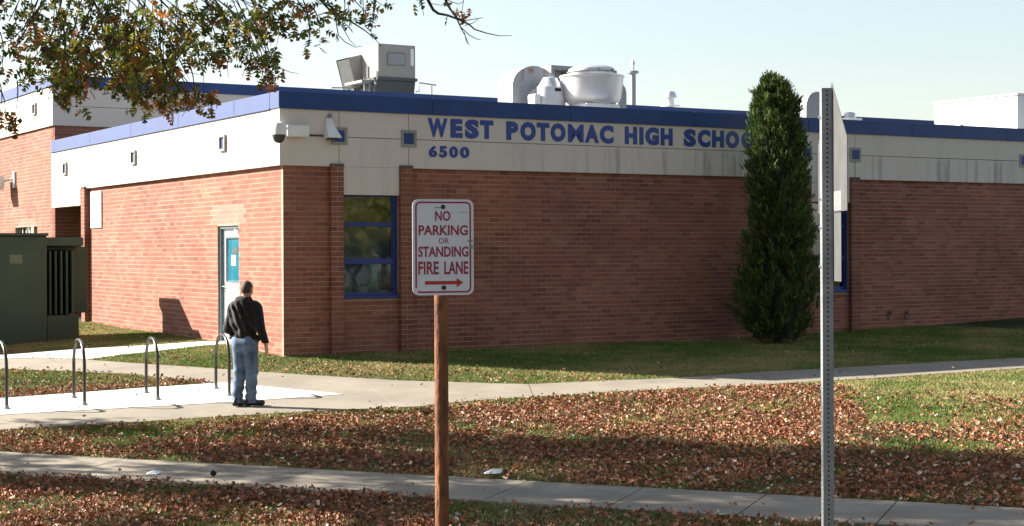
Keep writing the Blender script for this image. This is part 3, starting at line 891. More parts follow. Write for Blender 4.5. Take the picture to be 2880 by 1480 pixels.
# white board bolted to the sunlit wall
t = bthing('wall_board', 'blank white board bolted high on the sunlit brick wall', 'board', -0.002, 11.0, 3.48)
m_ = MB(); m_.box(-0.03, -0.002, -0.42, 0.42, -0.43, 0.43); m_.build('board', M['white_metal'], t, bevel=.006)
for (a, b) in ((-.12, .25), (.18, .25), (-.12, -.25), (.18, -.25)):
    m_ = MB(); m_.box(-0.045, -0.0305, a - .02, a + .02, b - .02, b + .02); m_.build('bolt', M['bolt'], t)
# floodlight on the rear wing
t = bthing('floodlight', 'pale floodlight bracketed to the tall wing above the green cabinet', 'light', -0.002, 19.0, 4.42)
m_ = MB(); m_.box(-.05, -.002, -.55, -.35, -.16, .28); m_.tube([(-.03, -.45, .1), (-.18, -.3, .05), (-.3, -.1, .0)], .03); m_.build('bracket', M['white_metal'], t)
m_ = MB(); m_.add([(-.2, -.25, .2), (-.2, .35, .2), (-.42, .35, .16), (-.42, -.25, .16), (-.25, -.25, -.2), (-.25, .35, -.2), (-.52, .35, -.26), (-.52, -.25, -.26)],
                  [(0, 1, 2, 3), (7, 6, 5, 4), (0, 4, 5, 1), (1, 5, 6, 2), (2, 6, 7, 3), (3, 7, 4, 0)]); m_.build('head', M['white_metal'], t, bevel=.015)
# standpipe by the corner
pw = onground(897, 999)
t = thing('vent_pipe', 'short grey pipe with a white cap standing at the wall foot', 'pipe', (*pw, g(*pw)))
m_ = MB(); m_.lathe([(.018, -.1), (.018, .17)], 10); m_.build('pipe', M['galv'], t, smooth=True)
m_ = MB(); m_.lathe([(.026, .171), (.028, .27), (.02, .285), (0, .29)], 10); m_.build('cap', M['white_metal'], t, smooth=True)
# two hose bibbs low on the right wall
for px, lab in ((2498, 'dark hose tap low on the right brick wall, nearer the window'), (2546, 'dark hose tap low on the right brick wall, farther from the window')):
    x, z = Bp(px, 880, 0)
    t = bthing('hose_tap', lab, 'tap', x, -0.001, z, 'taps on the right wall')
    m_ = MB(); m_.tube([(0, -.001, 0), (0, -.09, 0), (0, -.12, -.05)], .015); m_.build('spout', M['dark_metal'], t, smooth=True)
    m_ = MB(); m_.lathe([(.032, .03), (.032, .042)], 10, (0, -.06)); m_.tube([(0, -.06, 0), (0, -.06, .032)], .01); m_.build('handwheel', M['dark_metal'], t)
    m_ = MB(); m_.box(-.012, .012, -.02, -.001, -.16, -.03); m_.build('drain_pipe', M['dark_metal'], t)

# ------------------------------------------------------------------ rooftop equipment
def pxpoly(pts, yl, ox=0, oz=0):
    return [(Bp(a, b, yl)[0] - ox, Bp(a, b, yl)[1] - oz) for a, b in pts]
# big gooseneck exhaust
yl = 3.0
ox, _ = Bp(1442, 292, yl)
t = bthing('roof_duct', 'large curved galvanised exhaust duct on the low roof, rust stained', 'duct', ox, yl, 4.92)
prof = [(0, 0)] + pxpoly([(1442, 232), (1446, 218), (1454, 206), (1466, 196), (1480, 189), (1496, 185.5), (1512, 186), (1530, 193), (1546, 203), (1560, 214), (1524, 263), (1516, 254), (1506, 250), (1496, 254), (1488, 262), (1484, 272)], yl, ox, 4.92)
x_, _z = Bp(1484, 300, yl); prof.append((x_ - ox, 0))
m_ = MB(); m_.prism(prof, 1, 0, 0.62); m_.build('duct', M['duct'], t)
x0, z0 = Bp(1558, 219, yl); x1, z1 = Bp(1528, 259, yl)
m_ = MB(); m_.add([(x0 - ox + .004, .04, z0 - 4.92), (x0 - ox + .004, .58, z0 - 4.92), (x1 - ox + .004, .58, z1 - 4.92), (x1 - ox + .004, .04, z1 - 4.92)], [(0, 1, 2, 3)]); m_.build('painted_outlet_shade', M['dark'], t)  # near-black sheet painted as the shade inside the open outlet
# upblast fan
yl = 2.2
fx, fz = Bp(1665, 300, yl)
kpm = (Bp(1755, 218, yl)[0] - Bp(1575, 218, yl)[0]) / 180.0 * math.cos(R(31)) * 1.0
zpx = lambda py: Bp(1665, py, yl)[1] - 4.92
rad = 0.5 * 180 * (1.0 / (FPX / loc2w(fx, yl, 0).y))
t = bthing('roof_fan', 'big bowl shaped spun aluminium exhaust fan with domed cap on the low roof', 'fan', fx, yl, 4.92)
m_ = MB(); m_.lathe([(rad * .50, zpx(299)), (rad * .72, zpx(294)), (rad * .86, zpx(286)), (rad * .91, zpx(276)), (rad * .94, zpx(260)), (rad * .97, zpx(236)), (rad * .985, zpx(222)), (rad * 1.02, zpx(219)), (rad * 1.02, zpx(215)), (rad * .96, zpx(214)), (rad * .93, zpx(226)), (rad * .5, zpx(240))], 40)
m_.build('bowl', M['alum'], t, smooth=True)
m_ = MB(); m_.lathe([(rad * .74, zpx(222)), (rad * .75, zpx(203)), (rad * .72, zpx(196)), (rad * .60, zpx(189)), (rad * .3, zpx(186.5)), (0, zpx(186))], 36); m_.build('cap', M['alum'], t, smooth=True)
m_ = MB(); m_.lathe([(rad * .745, zpx(206)), (rad * .785, zpx(206)), (rad * .785, zpx(203.5)), (rad * .745, zpx(203.5))], 36); m_.build('seam', M['galv'], t, smooth=True)
m_ = MB(); m_.box(-rad * .62, rad * .62, -rad * .62, rad * .62, 0, zpx(296)); m_.build('curb', M['white_metal'], t)
for a in (-1.2, -1.9, -.4):
    m_ = MB(); m_.box(-.012, .012, -.012, .012, -.02, .02); o = m_.build('bolt', M['dark_metal'], t); o.location = (rad * .77 * math.cos(a), rad * .77 * math.sin(a), zpx(201))
# small fan with slotted skirt, tucked beside it
yl = 2.6
fx, _ = Bp(1547, 297, yl); s_ = 1.0 / (FPX / loc2w(fx, yl, 0).y)
zq = lambda py: Bp(1547, py, yl)[1] - 4.92
t = bthing('roof_fan', 'small pale cone topped roof fan between curved duct and big bowl fan', 'fan', fx, yl, 4.92)
m_ = MB(); m_.lathe([(44 * s_, 0), (44 * s_, zq(282)), (40 * s_, zq(247)), (36 * s_, zq(243)), (24 * s_, zq(228)), (20 * s_, zq(220)), (8 * s_, zq(217)), (0, zq(216))], 28); m_.build('housing', M['alum'], t, smooth=True)
m_ = MB(); m_.box(-9 * s_, 9 * s_, -.03, .0, -4 * s_, 4 * s_); o = m_.build('slot', M['dark'], t); o.location = (0, -40.5 * s_, zq(256))
m_ = MB(); m_.box(-62 * s_, -42 * s_, -20 * s_, 20 * s_, 0, zq(268)); m_.build('motor_box', M['white_metal'], t, bevel=.02)
# box hood behind
yl = 6.0
a0, zt = Bp(1550, 183, yl); a1, zb_ = Bp(1615, 216, yl)
t = bthing('roof_hood', 'grey framed intake hood behind the fans on the low roof', 'hood', a0, yl, 4.92)
m_ = MB(); m_.box(0, a1 - a0, 0, .5, zt - 4.92 - .10, zt - 4.92); m_.build('top_frame', M['galv'], t)
m_ = MB(); m_.box(0, .10, .001, .5, 0, zt - 4.92 - .101); m_.box(a1 - a0 - .10, a1 - a0, .001, .5, 0, zt - 4.92 - .101); m_.build('leg_frame', M['galv'], t)
m_ = MB(); m_.add([(.101, .1, zb_ - 4.92 - .3), (a1 - a0 - .101, .1, zb_ - 4.92 - .3), (a1 - a0 - .101, .45, zt - 4.92 - .102), (.101, .45, zt - 4.92 - .102)], [(0, 1, 2, 3)]); m_.build('sloped_panel', M['white_metal'], t)
# curved grey duct peeping out at the right of the bowl fan
yl = 3.4
a0, _ = Bp(1738, 300, yl); a1, _ = Bp(1762, 300, yl)
t = bthing('roof_duct', 'narrow blue grey duct behind the right side of the big fan', 'duct', a0, yl, 4.92)
pf = [(0, 0), (a1 - a0, 0)] + pxpoly([(1762, 262), (1759, 248), (1753, 238), (1744, 233), (1738, 233)], yl, a0, 4.92)
m_ = MB(); m_.prism(pf, 1, 0, .4); m_.build('duct', M['galv'], t)
# flue and small vent on the tall roof
yl = 14.6 + 2.5
fx, _ = Bp(1781, 290, yl); s_ = 1.0 / (FPX / loc2w(fx, yl, 0).y); zr = lambda py: Bp(1781, py, yl)[1] - 6.55
t = bthing('flue_pipe', 'tall thin metal flue with a pointed tip on the rear roof', 'flue', fx, yl, 6.55)
m_ = MB(); m_.lathe([(7.5 * s_, 0), (7.5 * s_, zr(206))], 14); m_.build('pipe', M['galv'], t, smooth=True)
m_ = MB(); m_.lathe([(9 * s_, zr(209)), (16 * s_, zr(206)), (16 * s_, zr(201)), (10 * s_, zr(199))], 16); m_.build('storm_collar', M['galv'], t, smooth=True)
m_ = MB(); m_.lathe([(3.2 * s_, zr(199)), (3.2 * s_, zr(184)), (6 * s_, zr(181)), (5 * s_, zr(175)), (1.5 * s_, zr(171)), (1.2 * s_, zr(160)), (0, zr(158))], 12); m_.build('tip', M['alum'], t, smooth=True)
fx, _ = Bp(1885, 295, yl); zr2 = lambda py: Bp(1885, py, yl)[1] - 6.55
t = bthing('roof_vent', 'small mushroom vent on the rear roof right of the flue', 'vent', fx, yl, 6.55)
m_ = MB(); m_.lathe([(11 * s_, 0), (11 * s_, zr2(274))], 14); m_.build('pipe', M['alum'], t, smooth=True)
m_ = MB(); m_.lathe([(9 * s_, zr2(276)), (19 * s_, zr2(275)), (16 * s_, zr2(264)), (12 * s_, zr2(258)), (0, zr2(256))], 16); m_.build('cap', M['alum'], t, smooth=True)
m_ = MB(); m_.box(-20 * s_, 20 * s_, -20 * s_, 20 * s_, zr2(299.5), zr2(296.5)); m_.build('flashing', M['white_metal'], t)
# dome vent on the low roof right of the perforated post
yl = 2.0
fx, _ = Bp(2390, 335, yl); s_ = 1.0 / (FPX / loc2w(fx, yl, 0).y); zr3 = lambda py: Bp(2390, py, yl)[1] - 4.92
t = bthing('roof_vent', 'low domed vent on a flat flange at the low roof edge', 'vent', fx, yl, 4.92)
m_ = MB(); m_.box(-26 * s_, 26 * s_, -22 * s_, 22 * s_, 0, zr3(333)); m_.build('curb', M['white_metal'], t)
m_ = MB(); m_.lathe([(16 * s_, zr3(333)), (17 * s_, zr3(324)), (12 * s_, zr3(317)), (0, zr3(315))], 16); m_.build('dome', M['alum'], t, smooth=True)
# round gooseneck half hidden by the evergreen and the perforated post
yl = 2.4
fx, _ = Bp(2300, 350, yl); s_ = 1.0 / (FPX / loc2w(fx, yl, 0).y); zr4 = lambda py: Bp(2300, py, yl)[1] - 4.92
t = bthing('roof_duct', 'round topped grey exhaust duct between the evergreen and the perforated post', 'duct', fx, yl, 4.92)
pf = [(-42 * s_, zr4(332)), (-42 * s_, zr4(300))] + [(-42 * s_ * math.cos(a), zr4(300) + 42 * s_ * math.sin(a)) for a in np.linspace(.2, math.pi - .2, 12)] + [(42 * s_, zr4(300)), (42 * s_, zr4(332))]
m_ = MB(); m_.prism(pf, 1, 0, .22); m_.build('hood', M['galv'], t)
m_ = MB(); m_.box(-24 * s_, 24 * s_, .01, .21, 0, zr4(332.5)); m_.build('throat', M['white_metal'], t)
# long white unit at the right end
yl = 1.5
cx, _ = Bp(2862, 363, yl)
zt = Bp(2862, 262, yl)[1] - 4.92
t = bthing('rooftop_unit', 'long white rooftop air unit at the right end of the low roof', 'air unit', cx, yl, 4.92)
m_ = MB(); m_.box(0, 1.8, 0, 2.8, 0.0, zt - .05); m_.build('cabinet', M['white_metal'], t, bevel=.01)
m_ = MB(); m_.box(-.04, 1.84, -.04, 2.84, zt - .049, zt); m_.build('lid', M['white_metal'], t, bevel=.008)
m_ = MB(); m_.box(-.03, -.0005, 1.80, 1.86, zt * .45, zt * .45 + .13); m_.build('latch', M['dark_metal'], t)
for a in (.72, 1.42, 2.12):
    m_ = MB(); m_.box(-.006, -.0005, a - .006, a + .006, .05, zt - .06); m_.build('panel_seam', M['galv'], t)
m_ = MB(); m_.box(.3, 1.5, -.02, -.0005, .2, zt - .2); m_.build('vent_grille', M['galv'], t)
# air handler on the tall roof with its hood, base and rail
yl = 14.6 + 3.0
cx, zt = Bp(1064, 122, yl); rx, _ = Bp(1168, 126, yl)
zb_ = Bp(1064, 218, yl)[1]; zb2 = Bp(1064, 262, yl)[1]
Wd = rx - cx
t = bthing('rooftop_unit', 'boxy grey air handler raised above the rear roof with a side hood', 'air unit', cx, yl, 6.55)
m_ = MB(); m_.box(0, Wd, 0, 2.1, zb_ - 6.55, zt - 6.55); m_.build('cabinet', M['tan_metal'], t, bevel=.012)
m_ = MB(); m_.box(Wd * .24, Wd * .72, -.05, -.0005, (zt + zb_) / 2 - 6.55 - .12, (zt + zb_) / 2 - 6.55 + .26); m_.build('access_cover', M['galv'], t, bevel=.03)
m_ = MB(); m_.box(Wd * .87, Wd * .95, -.012, -.0005, (zt + zb_) / 2 - 6.55 - .1, zt - 6.55 - .1); m_.build('data_plate', M['white_metal'], t)
m_ = MB(); m_.prism([(-.02, zb_ - 6.55 - .001), (Wd + .03, zb_ - 6.55 - .001), (Wd - .06, zb2 - 6.55 - .3), (-.16, zb2 - 6.55 - .3)], 1, .05, 1.6); m_.build('base_curb', M['dark_metal'], t)
m_ = MB(); m_.box(-.05, Wd + .06, -.03, 1.65, zb_ - 6.55 - .06, zb_ - 6.55 + .03); m_.build('base_rail', M['dark_metal'], t)
hz = zt - 6.55
h = MB()
h.add([(-.01, 1.15, hz - .22), (-.01, 2.05, hz - .22), (-.46, 2.05, hz - .34), (-.46, 1.15, hz - .34), (-.01, 1.15, hz - 1.22), (-.01, 2.05, hz - 1.22), (-.20, 2.05, hz - 1.30), (-.20, 1.15, hz - 1.30)],
      [(0, 1, 2, 3), (0, 3, 7, 4), (1, 5, 6, 2), (4, 7, 6, 5)])
h.build('intake_hood', M['tan_metal'], t)
m_ = MB(); m_.add([(-.43, 1.18, hz - .37), (-.43, 2.02, hz - .37), (-.20, 2.02, hz - 1.26), (-.20, 1.18, hz - 1.26)], [(0, 1, 2, 3)]); m_.build('intake_grille', M['dark_metal'], t)
m_ = MB(); m_.box(-.42, -.001, .3, 1.5, zb_ - 6.55 - .14, zb_ - 6.55 - .061); m_.tube([(-.30, .35, zb_ - 6.55), (-.30, .35, 0)], .03); m_.tube([(-.12, .35, zb_ - 6.55), (-.12, .35, 0)], .03)
m_.tube([(-.2, .3, zb_ - 6.55), (-.2, .3, zb_ - 6.2)], .05); m_.build('platform', M['galv'], t)
for lab, pts in (('thin pipe rail right of the air handler on the rear roof', [(1168, 258), (1178, 258), (1178, 233), (1226, 240)]),
                 ('low pipe rail left of the air handler on the rear roof', [(931, 256), (932, 247), (990, 248)])):
    yr = 14.6 + 1.2
    P = [Bp(a, b, yr) for a, b in pts]
    t = bthing('pipe_rail', lab, 'rail', P[0][0], yr, 6.55)
    m_ = MB(); m_.tube([(x - P[0][0], 0, z - 6.55) for x, z in P], .022, 6); m_.build('rail', M['galv'], t, smooth=True)
    xe, ze = Bp(pts[-1][0] - 12, pts[-1][1], yr)
    m_ = MB(); m_.tube([(xe - P[0][0], 0, ze - 6.55 - .01), (xe - P[0][0], 0, 0)], .02, 6); m_.build('post', M['galv'], t, smooth=True)

# ------------------------------------------------------------------ green transformer cabinet, left
px_, py_ = onground(133, 962)
bx0, by0 = w2loc((px_, py_))
zg = g(px_, py_)
t = bthing('transformer_cabinet', 'big dark green transformer cabinet with cooling fins beside the wall', 'cabinet', bx0, by0, zg)
H1 = Bp(133, 656, by0)[1] - zg
m_ = MB(); m_.box(-4.2, 0, 0, 1.5, -.1, H1 - .06); m_.build('housing', M['green_metal'], t, bevel=.015)
m_ = MB(); m_.box(-4.24, .03, -.04, 1.54, H1 - .059, H1); m_.build('lid', M['green_metal'], t, bevel=.012)
for a in (-1.4, -2.8):
    m_ = MB(); m_.box(a - .004, a + .004, -.006, -.0005, .1, H1 - .1); m_.build('door_seam', M['dark'], t)
for zz in (.35, H1 - .4):
    m_ = MB(); m_.box(-.10, -.04, -.02, -.0005, zz - .06, zz + .06); m_.build('hinge', M['dark_metal'], t)
m_ = MB(); m_.box(-.75, -.50, -.004, -.0005, H1 - .62, H1 - .44); m_.build('warning_label', M['label_faded'], t)
m_ = MB(); m_.tube([(-1.30, -.001, 1.0), (-1.30, -.05, 1.0), (-1.30, -.05, 1.22), (-1.30, -.001, 1.22)], .012); m_.build('handle', M['dark_metal'], t)
yr = by0 + .25
xr = Bp(217, 880, yr)[0] - bx0
zt1 = Bp(180, 668, yr)[1] - zg; zt2 = Bp(180, 692, yr)[1] - zg; zb1 = Bp(180, 884, yr)[1] - zg
m_ = MB(); m_.box(.031, xr, .12, 1.4, -.1, zb1 - .02); m_.build('tank_base', M['green_metal'], t, bevel=.01)
m_ = MB(); m_.box(.031, xr + .12, .18, 1.42, zt2, zt1); m_.build('tank_top', M['green_metal'], t, bevel=.01)
m_ = MB(); m_.box(.031, xr - .05, .62, 1.40, zb1 - .02, zt2); m_.build('tank', M['dark_metal'], t)
for k in range(5):
    xx = .10 + k * (xr - .16) / 4.6
    m_ = MB(); m_.box(xx, xx + .045, .2, .60, zb1, zt2 - .10); m_.build('fin', M['green_metal'], t, bevel=.008)
m_ = MB(); m_.tube([(.06, .4, zt2 - .05), (xr - .02, .4, zt2 - .05)], .035); m_.build('header_pipe', M['green_metal'], t)
x2 = Bp(246, 800, by0 + .5)[0] - bx0; zp0 = Bp(230, 880, by0 + .5)[1] - zg; zp1 = Bp(230, 694, by0 + .5)[1] - zg
m_ = MB(); m_.box(xr - .02, x2, .5, .56, zp0, zp1); m_.build('side_panel', M['green_metal'], t, bevel=.008)

# ------------------------------------------------------------------ bicycle racks
hoops = [((-14, 1139), (19, 1156), 962, 'leftmost black hoop bike rack, cut by the picture edge'),
         ((208, 1125), (238, 1145.5), 957, 'second black hoop bike rack from the left edge, on pale pad'),
         ((411.5, 1111), (444, 1130.5), 952, 'third black hoop bike rack from the left edge, on pale pad'),
         ((607.5, 1098), (645, 1118), 943, 'black hoop bike rack right behind the standing man')]
for (a, b, ytop, lab) in hoops:
    A_ = Vector(onground(*a)); B_ = Vector(onground(*b))
    c_ = (A_ + B_) / 2; d_ = (B_ - A_); L_ = d_.length; d_.normalize()
    zc = g(c_.x, c_.y) + .028
    t = thing('bike_rack', lab, 'bike rack', (c_.x, c_.y, zc), math.atan2(d_.y, d_.x), 'bike racks on the pale pad')
    Ht = at(0.5 * (a[0] + b[0]), ytop, c_.y).z - zc
    hw = L_ / 2; r_ = min(hw, .36)
    pts = [(-hw, 0, -.08), (-hw, 0, .25), (-hw, 0, Ht - r_)]
    pts += [(-hw + r_ - r_ * math.cos(a_), 0, Ht - r_ + r_ * math.sin(a_)) for a_ in np.linspace(.15, math.pi / 2, 8)]
    pts += [(hw - r_ + r_ * math.sin(a_), 0, Ht - r_ + r_ * math.cos(a_)) for a_ in np.linspace(.05, math.pi / 2 - .1, 8)]
    pts += [(hw, 0, Ht - r_), (hw, 0, .25), (hw, 0, -.08)]
    m_ = MB(); m_.tube(pts, .0235, 12); m_.build('hoop', M['pipe_dark'], t, smooth=True)
    for s in (-1, 1):
        zz = g(*(c_ + d_ * hw * s)) + .028 - zc
        m_ = MB(); m_.lathe([(.055, zz - .02), (.055, zz + .008), (.032, zz + .014), (.030, zz + .05), (.025, zz + .052)], 16, (hw * s, 0)); m_.build('foot_flange', M['galv'], t, smooth=True)

# ------------------------------------------------------------------ person, from blended capsules
class SDF:
    def __init__(self, lo, hi, h):
        self.lo = np.array(lo, float); self.h = h
        self.n = np.ceil((np.array(hi) - self.lo) / h).astype(int) + 1
        self.f = np.full(self.n, 1.0, np.float32)
    def _grid(self, lo, hi):
        i0 = np.maximum(0, np.floor((np.array(lo) - self.lo) / self.h).astype(int)); i1 = np.minimum(self.n, np.ceil((np.array(hi) - self.lo) / self.h).astype(int) + 1)
        if np.any(i1 <= i0): return None
        ax = [self.lo[k] + self.h * np.arange(i0[k], i1[k]) for k in range(3)]
        return tuple(slice(i0[k], i1[k]) for k in range(3)), np.meshgrid(*ax, indexing='ij')
    def _merge(self, sl, d, k):
        a = self.f[sl]
        hh = np.clip(0.5 + 0.5 * (a - d) / k, 0, 1)
        self.f[sl] = a + (d - a) * hh - k * hh * (1 - hh)
    def cap(self, a, b, ra, rb, k=0.03, sc=(1, 1, 1)):
        a = np.array(a, float); b = np.array(b, float); m = max(ra, rb) + 0.06
        sc = np.array(sc, float)
        r_ = self._grid(np.minimum(a, b) - m / sc.clip(.3, 1), np.maximum(a, b) + m / sc.clip(.3, 1))
        if r_ is None: return self
        sl, (X, Y, Z) = r_
        ax, ay, az = a; ba = (b - a) * sc; px = (X - ax) * sc[0]; py = (Y - ay) * sc[1]; pz = (Z - az) * sc[2]
        t_ = np.clip((px * ba[0] + py * ba[1] + pz * ba[2]) / max(1e-9, ba @ ba), 0, 1)
        d = np.sqrt((px - t_ * ba[0]) ** 2 + (py - t_ * ba[1]) ** 2 + (pz - t_ * ba[2]) ** 2) - (ra + (rb - ra) * t_)
        self._merge(sl, d.astype(np.float32), k)
        return self
    def ell(self, c, r3, k=0.02):
        r3 = np.array(r3, float); c = np.array(c, float)
        r_ = self._grid(c - r3 - .06, c + r3 + .06)
        if r_ is None: return self
        sl, (X, Y, Z) = r_
        q = np.sqrt(((X - c[0]) / r3[0]) ** 2 + ((Y - c[1]) / r3[1]) ** 2 + ((Z - c[2]) / r3[2]) ** 2)
        self._merge(sl, ((q - 1) * r3.min()).astype(np.float32), k)
        return self
    def all(self):
        return np.meshgrid(*[self.lo[k] + self.h * np.arange(self.n[k]) for k in range(3)], indexing='ij')
    def mesh(self, name):
        f = self.f; n = self.n
        s = f < 0
        c8 = [(i, j, k) for i in (0, 1) for j in (0, 1) for k in (0, 1)]
        def sub(A, o): return A[o[0]:n[0] - 1 + o[0], o[1]:n[1] - 1 + o[1], o[2]:n[2] - 1 + o[2]]
        cnt = sum(sub(s, o).astype(np.int8) for o in c8)
        act = (cnt > 0) & (cnt < 8)
        acc = np.zeros(act.shape + (3,)); num = np.zeros(act.shape)
        for o in c8:
            for ax in range(3):
                if o[ax]: continue
                p = list(o); p[ax] = 1
                fa, fb = sub(f, o), sub(f, p)
                x = (fa < 0) != (fb < 0)
                t_ = np.where(x, fa / np.where(x, fa - fb, 1), 0)
                for d in range(3): acc[..., d] += np.where(x, o[d] + (t_ if d == ax else 0), 0)
                num += x
        ids = np.full(act.shape, -1); I = np.argwhere(act); ids[act] = np.arange(len(I))
        V = self.lo + self.h * (I + acc[act] / num[act][:, None])
        F = []
        for ax in range(3):
            b, c = (ax + 1) % 3, (ax + 2) % 3
            sl0 = [slice(1, n[d] - 1) for d in range(3)]; sl0[ax] = slice(0, n[ax] - 1)
            sl1 = list(sl0); sl1[ax] = slice(1, n[ax])
            a0, a1 = s[tuple(sl0)], s[tuple(sl1)]
            E_ = np.argwhere(a0 != a1); flip = a0[a0 != a1]
            off = np.array([1, 1, 1]); off[ax] = 0
            E_ = E_ + off
            def cell(db, dc):
                q = E_.copy(); q[:, b] -= db; q[:, c] -= dc
                return ids[q[:, 0], q[:, 1], q[:, 2]]
            Q = np.stack([cell(1, 1), cell(0, 1), cell(0, 0), cell(1, 0)], 1)
            Q[~flip] = Q[~flip][:, ::-1]
            F.append(Q)
        F = np.concatenate(F); F = F[(F >= 0).all(1)]
        me = np_mesh(name, V, F.ravel(), 4)
        me.shade_smooth()
        return me

def make_person():
    pw = onground(690, 1147)
    t = thing('person', 'person with short brown hair in black hoodie and blue jeans, back turned', 'person', (pw[0], pw[1], g(*pw) + .022), R(-20))
    h = 0.007
    wr = (.305, .045, .865)                         # right wrist, seen hanging
    # body: one continuous figure under the clothes
    B = SDF((-.40, -.22, 0), (.42, .34, 1.80), h)
    B.cap((0, 0, 1.0), (0, 0, 1.34), .12, .15, .05, (1, 1.4, 1)).cap((-.15, 0, 1.40), (.15, 0, 1.40), .06, .06, .06)
    for s, kx, ky, axx, ay in ((-1, -.095, .02, -.105, -.05), (1, .088, .03, .070, .03)):
        B.cap((s * .085, 0, .92), (kx, ky, .50), .085, .055, .04).cap((kx, ky, .50), (axx, ay, .08), .055, .038, .03)
    B.cap((.19, 0, 1.38), (.262, -.03, 1.10), .05, .042, .04).cap((.262, -.03, 1.10), wr, .042, .028, .03)
    B.cap((-.18, 0, 1.38), (-.234, -.03, 1.10), .05, .042, .04).cap((-.234, -.03, 1.10), (-.16, .11, .97), .042, .028, .03)
    B.cap((.0, .0, 1.42), (.015, .02, 1.56), .062, .058, .03)
    hc = np.array((.02, .025, 1.645)); ca, sa = math.cos(R(-8)), math.sin(R(-8))
    def hd(x, y, z): return (hc[0] + x * ca - y * sa, hc[1] + x * sa + y * ca, hc[2] + z)
    B.ell(hd(0, 0, 0), (.082, .088, .108), .03).ell(hd(0, .03, -.045), (.058, .062, .062), .03)
    B.cap(hd(0, .088, .005), hd(0, .108, -.025), .010, .014, .012)
    for s in (-1, 1):
        B.ell(hd(s * .083, -.004, -.008), (.013, .018, .031), .008)
        B.ell(hd(s * .032, .083, .012), (.016, .008, .009), .006)
    B.cap(hd(-.022, .088, -.058), hd(.022, .088, -.058), .008, .008, .008)
    # right hand: palm, four curled fingers, thumb from the palm's side
    px, py, pz = wr
    B.cap((px, py, pz), (px + .004, py + .012, pz - .075), .026, .032, .02, (1.35, 1, 1))
    for k, (dy, ln) in enumerate(((.036, .070), (.014, .080), (-.008, .074), (-.028, .058))):
        b0 = np.array((px + .004, py + .012 + dy, pz - .085)); b1 = b0 + np.array((-.004, .006, -ln * .55)); b2 = b1 + np.array((-.016, .010, -ln * .45))
        B.cap(b0, b1, .0100, .0092, .006).cap(b1, b2, .0092, .0078, .004)
    B.cap((px, py + .035, pz - .025), (px - .018, py + .062, pz - .06), .012, .011, .008).cap((px - .018, py + .062, pz - .06), (px - .026, py + .066, pz - .092), .011, .009, .004)
    # left hand in the hoodie pocket
    B.cap((-.16, .11, .97), (-.09, .14, .97), .028, .026, .02)
    link('body', B.mesh('body'), M['skin'], t)
    # hoodie
    Hd = SDF((-.42, -.26, .85), (.44, .30, 1.62), h)
    Hd.cap((0.0, 0, .99), (0.0, 0, 1.30), .185, .205, .05, (1, 1.40, 1)).cap((-.135, -.005, 1.385), (.135, -.005, 1.385), .085, .085, .07)
    Hd.cap((.185, 0, 1.37), (.258, -.03, 1.10), .084, .068, .05).cap((.258, -.03, 1.10), (wr[0], wr[1], wr[2] + .015), .068, .048, .02)
    Hd.cap((-.185, 0, 1.37), (-.238, -.035, 1.09), .084, .070, .06).cap((-.238, -.035, 1.09), (-.15, .10, .985), .070, .060, .06)
    Hd.ell((0.0, -.095, 1.43), (.135, .075, .10), .02).cap((-.08, -.03, 1.50), (-.03, .06, 1.46), .042, .035, .02).cap((.085, -.03, 1.50), (.04, .06, 1.46), .042, .035, .02)
    Hd.cap((-.06, -.085, 1.505), (.065, -.085, 1.505), .04, .04, .02)
    Hd.cap((-.15, 0, .955), (.15, 0, .955), .115, .115, .02, (1.15, 1.3, 1.9))
    X, Y, Z = Hd.all()
    fold = (.011 * np.sin(28 * (Z * .8 + X * 1.5) + 3 * np.sin(7 * X)) + .012 * np.sin(19 * (X - Z * .45) + 2.2 * np.sin(9 * Z)) + .004 * np.sin(60 * (Z + .3 * X))) * np.clip((Z - .95) / .06, 0, 1) * np.clip((1.5 - Z) / .1, 0, 1) * np.clip((.235 - np.abs(X)) / .05, .12, 1)
    Hd.f += fold.astype(np.float32)
    Hd.f = np.maximum(Hd.f, (0.885 - Z + (np.hypot(X - wr[0], Y - wr[1]) > .10) * .0).astype(np.float32))
    body_low = (np.hypot(X - wr[0], Y - wr[1]) > .12)
    Hd.f = np.where(body_low, np.maximum(Hd.f, (.935 - Z).astype(np.float32)), Hd.f)
    link('hoodie', Hd.mesh('hoodie'), M['hoodie'], t)
    # jeans
    Jn = SDF((-.30, -.24, .02), (.30, .26, 1.06), h)
    Jn.cap((-.055, 0, .97), (.055, 0, .97), .125, .125, .04, (1, 1.15, 1)).cap((-.06, -.035, .88), (.065, -.035, .88), .115, .115, .05)
    for s, kx, ky, axx, ay in ((-1, -.095, .02, -.105, -.05), (1, .088, .03, .070, .03)):
        Jn.cap((s * .09, 0, .90), (kx, ky, .50), .108, .086, .035).cap((kx, ky, .50), (axx, ay, .06), .084, .074, .03)
    X, Y, Z = Jn.all()
    Jn.f += (.006 * np.sin(42 * Z + 9 * X + 3 * np.sin(11 * Y)) * np.clip((.62 - Z) / .15, .25, 1) + .005 * np.sin(75 * Z + 20 * X) * np.clip((.25 - Z) / .1, 0, 1)).astype(np.float32)
    Jn.f = np.maximum(Jn.f, np.maximum(Z - 1.0, .045 - Z).astype(np.float32))
    link('jeans', Jn.mesh('jeans'), M['jeans'], t)
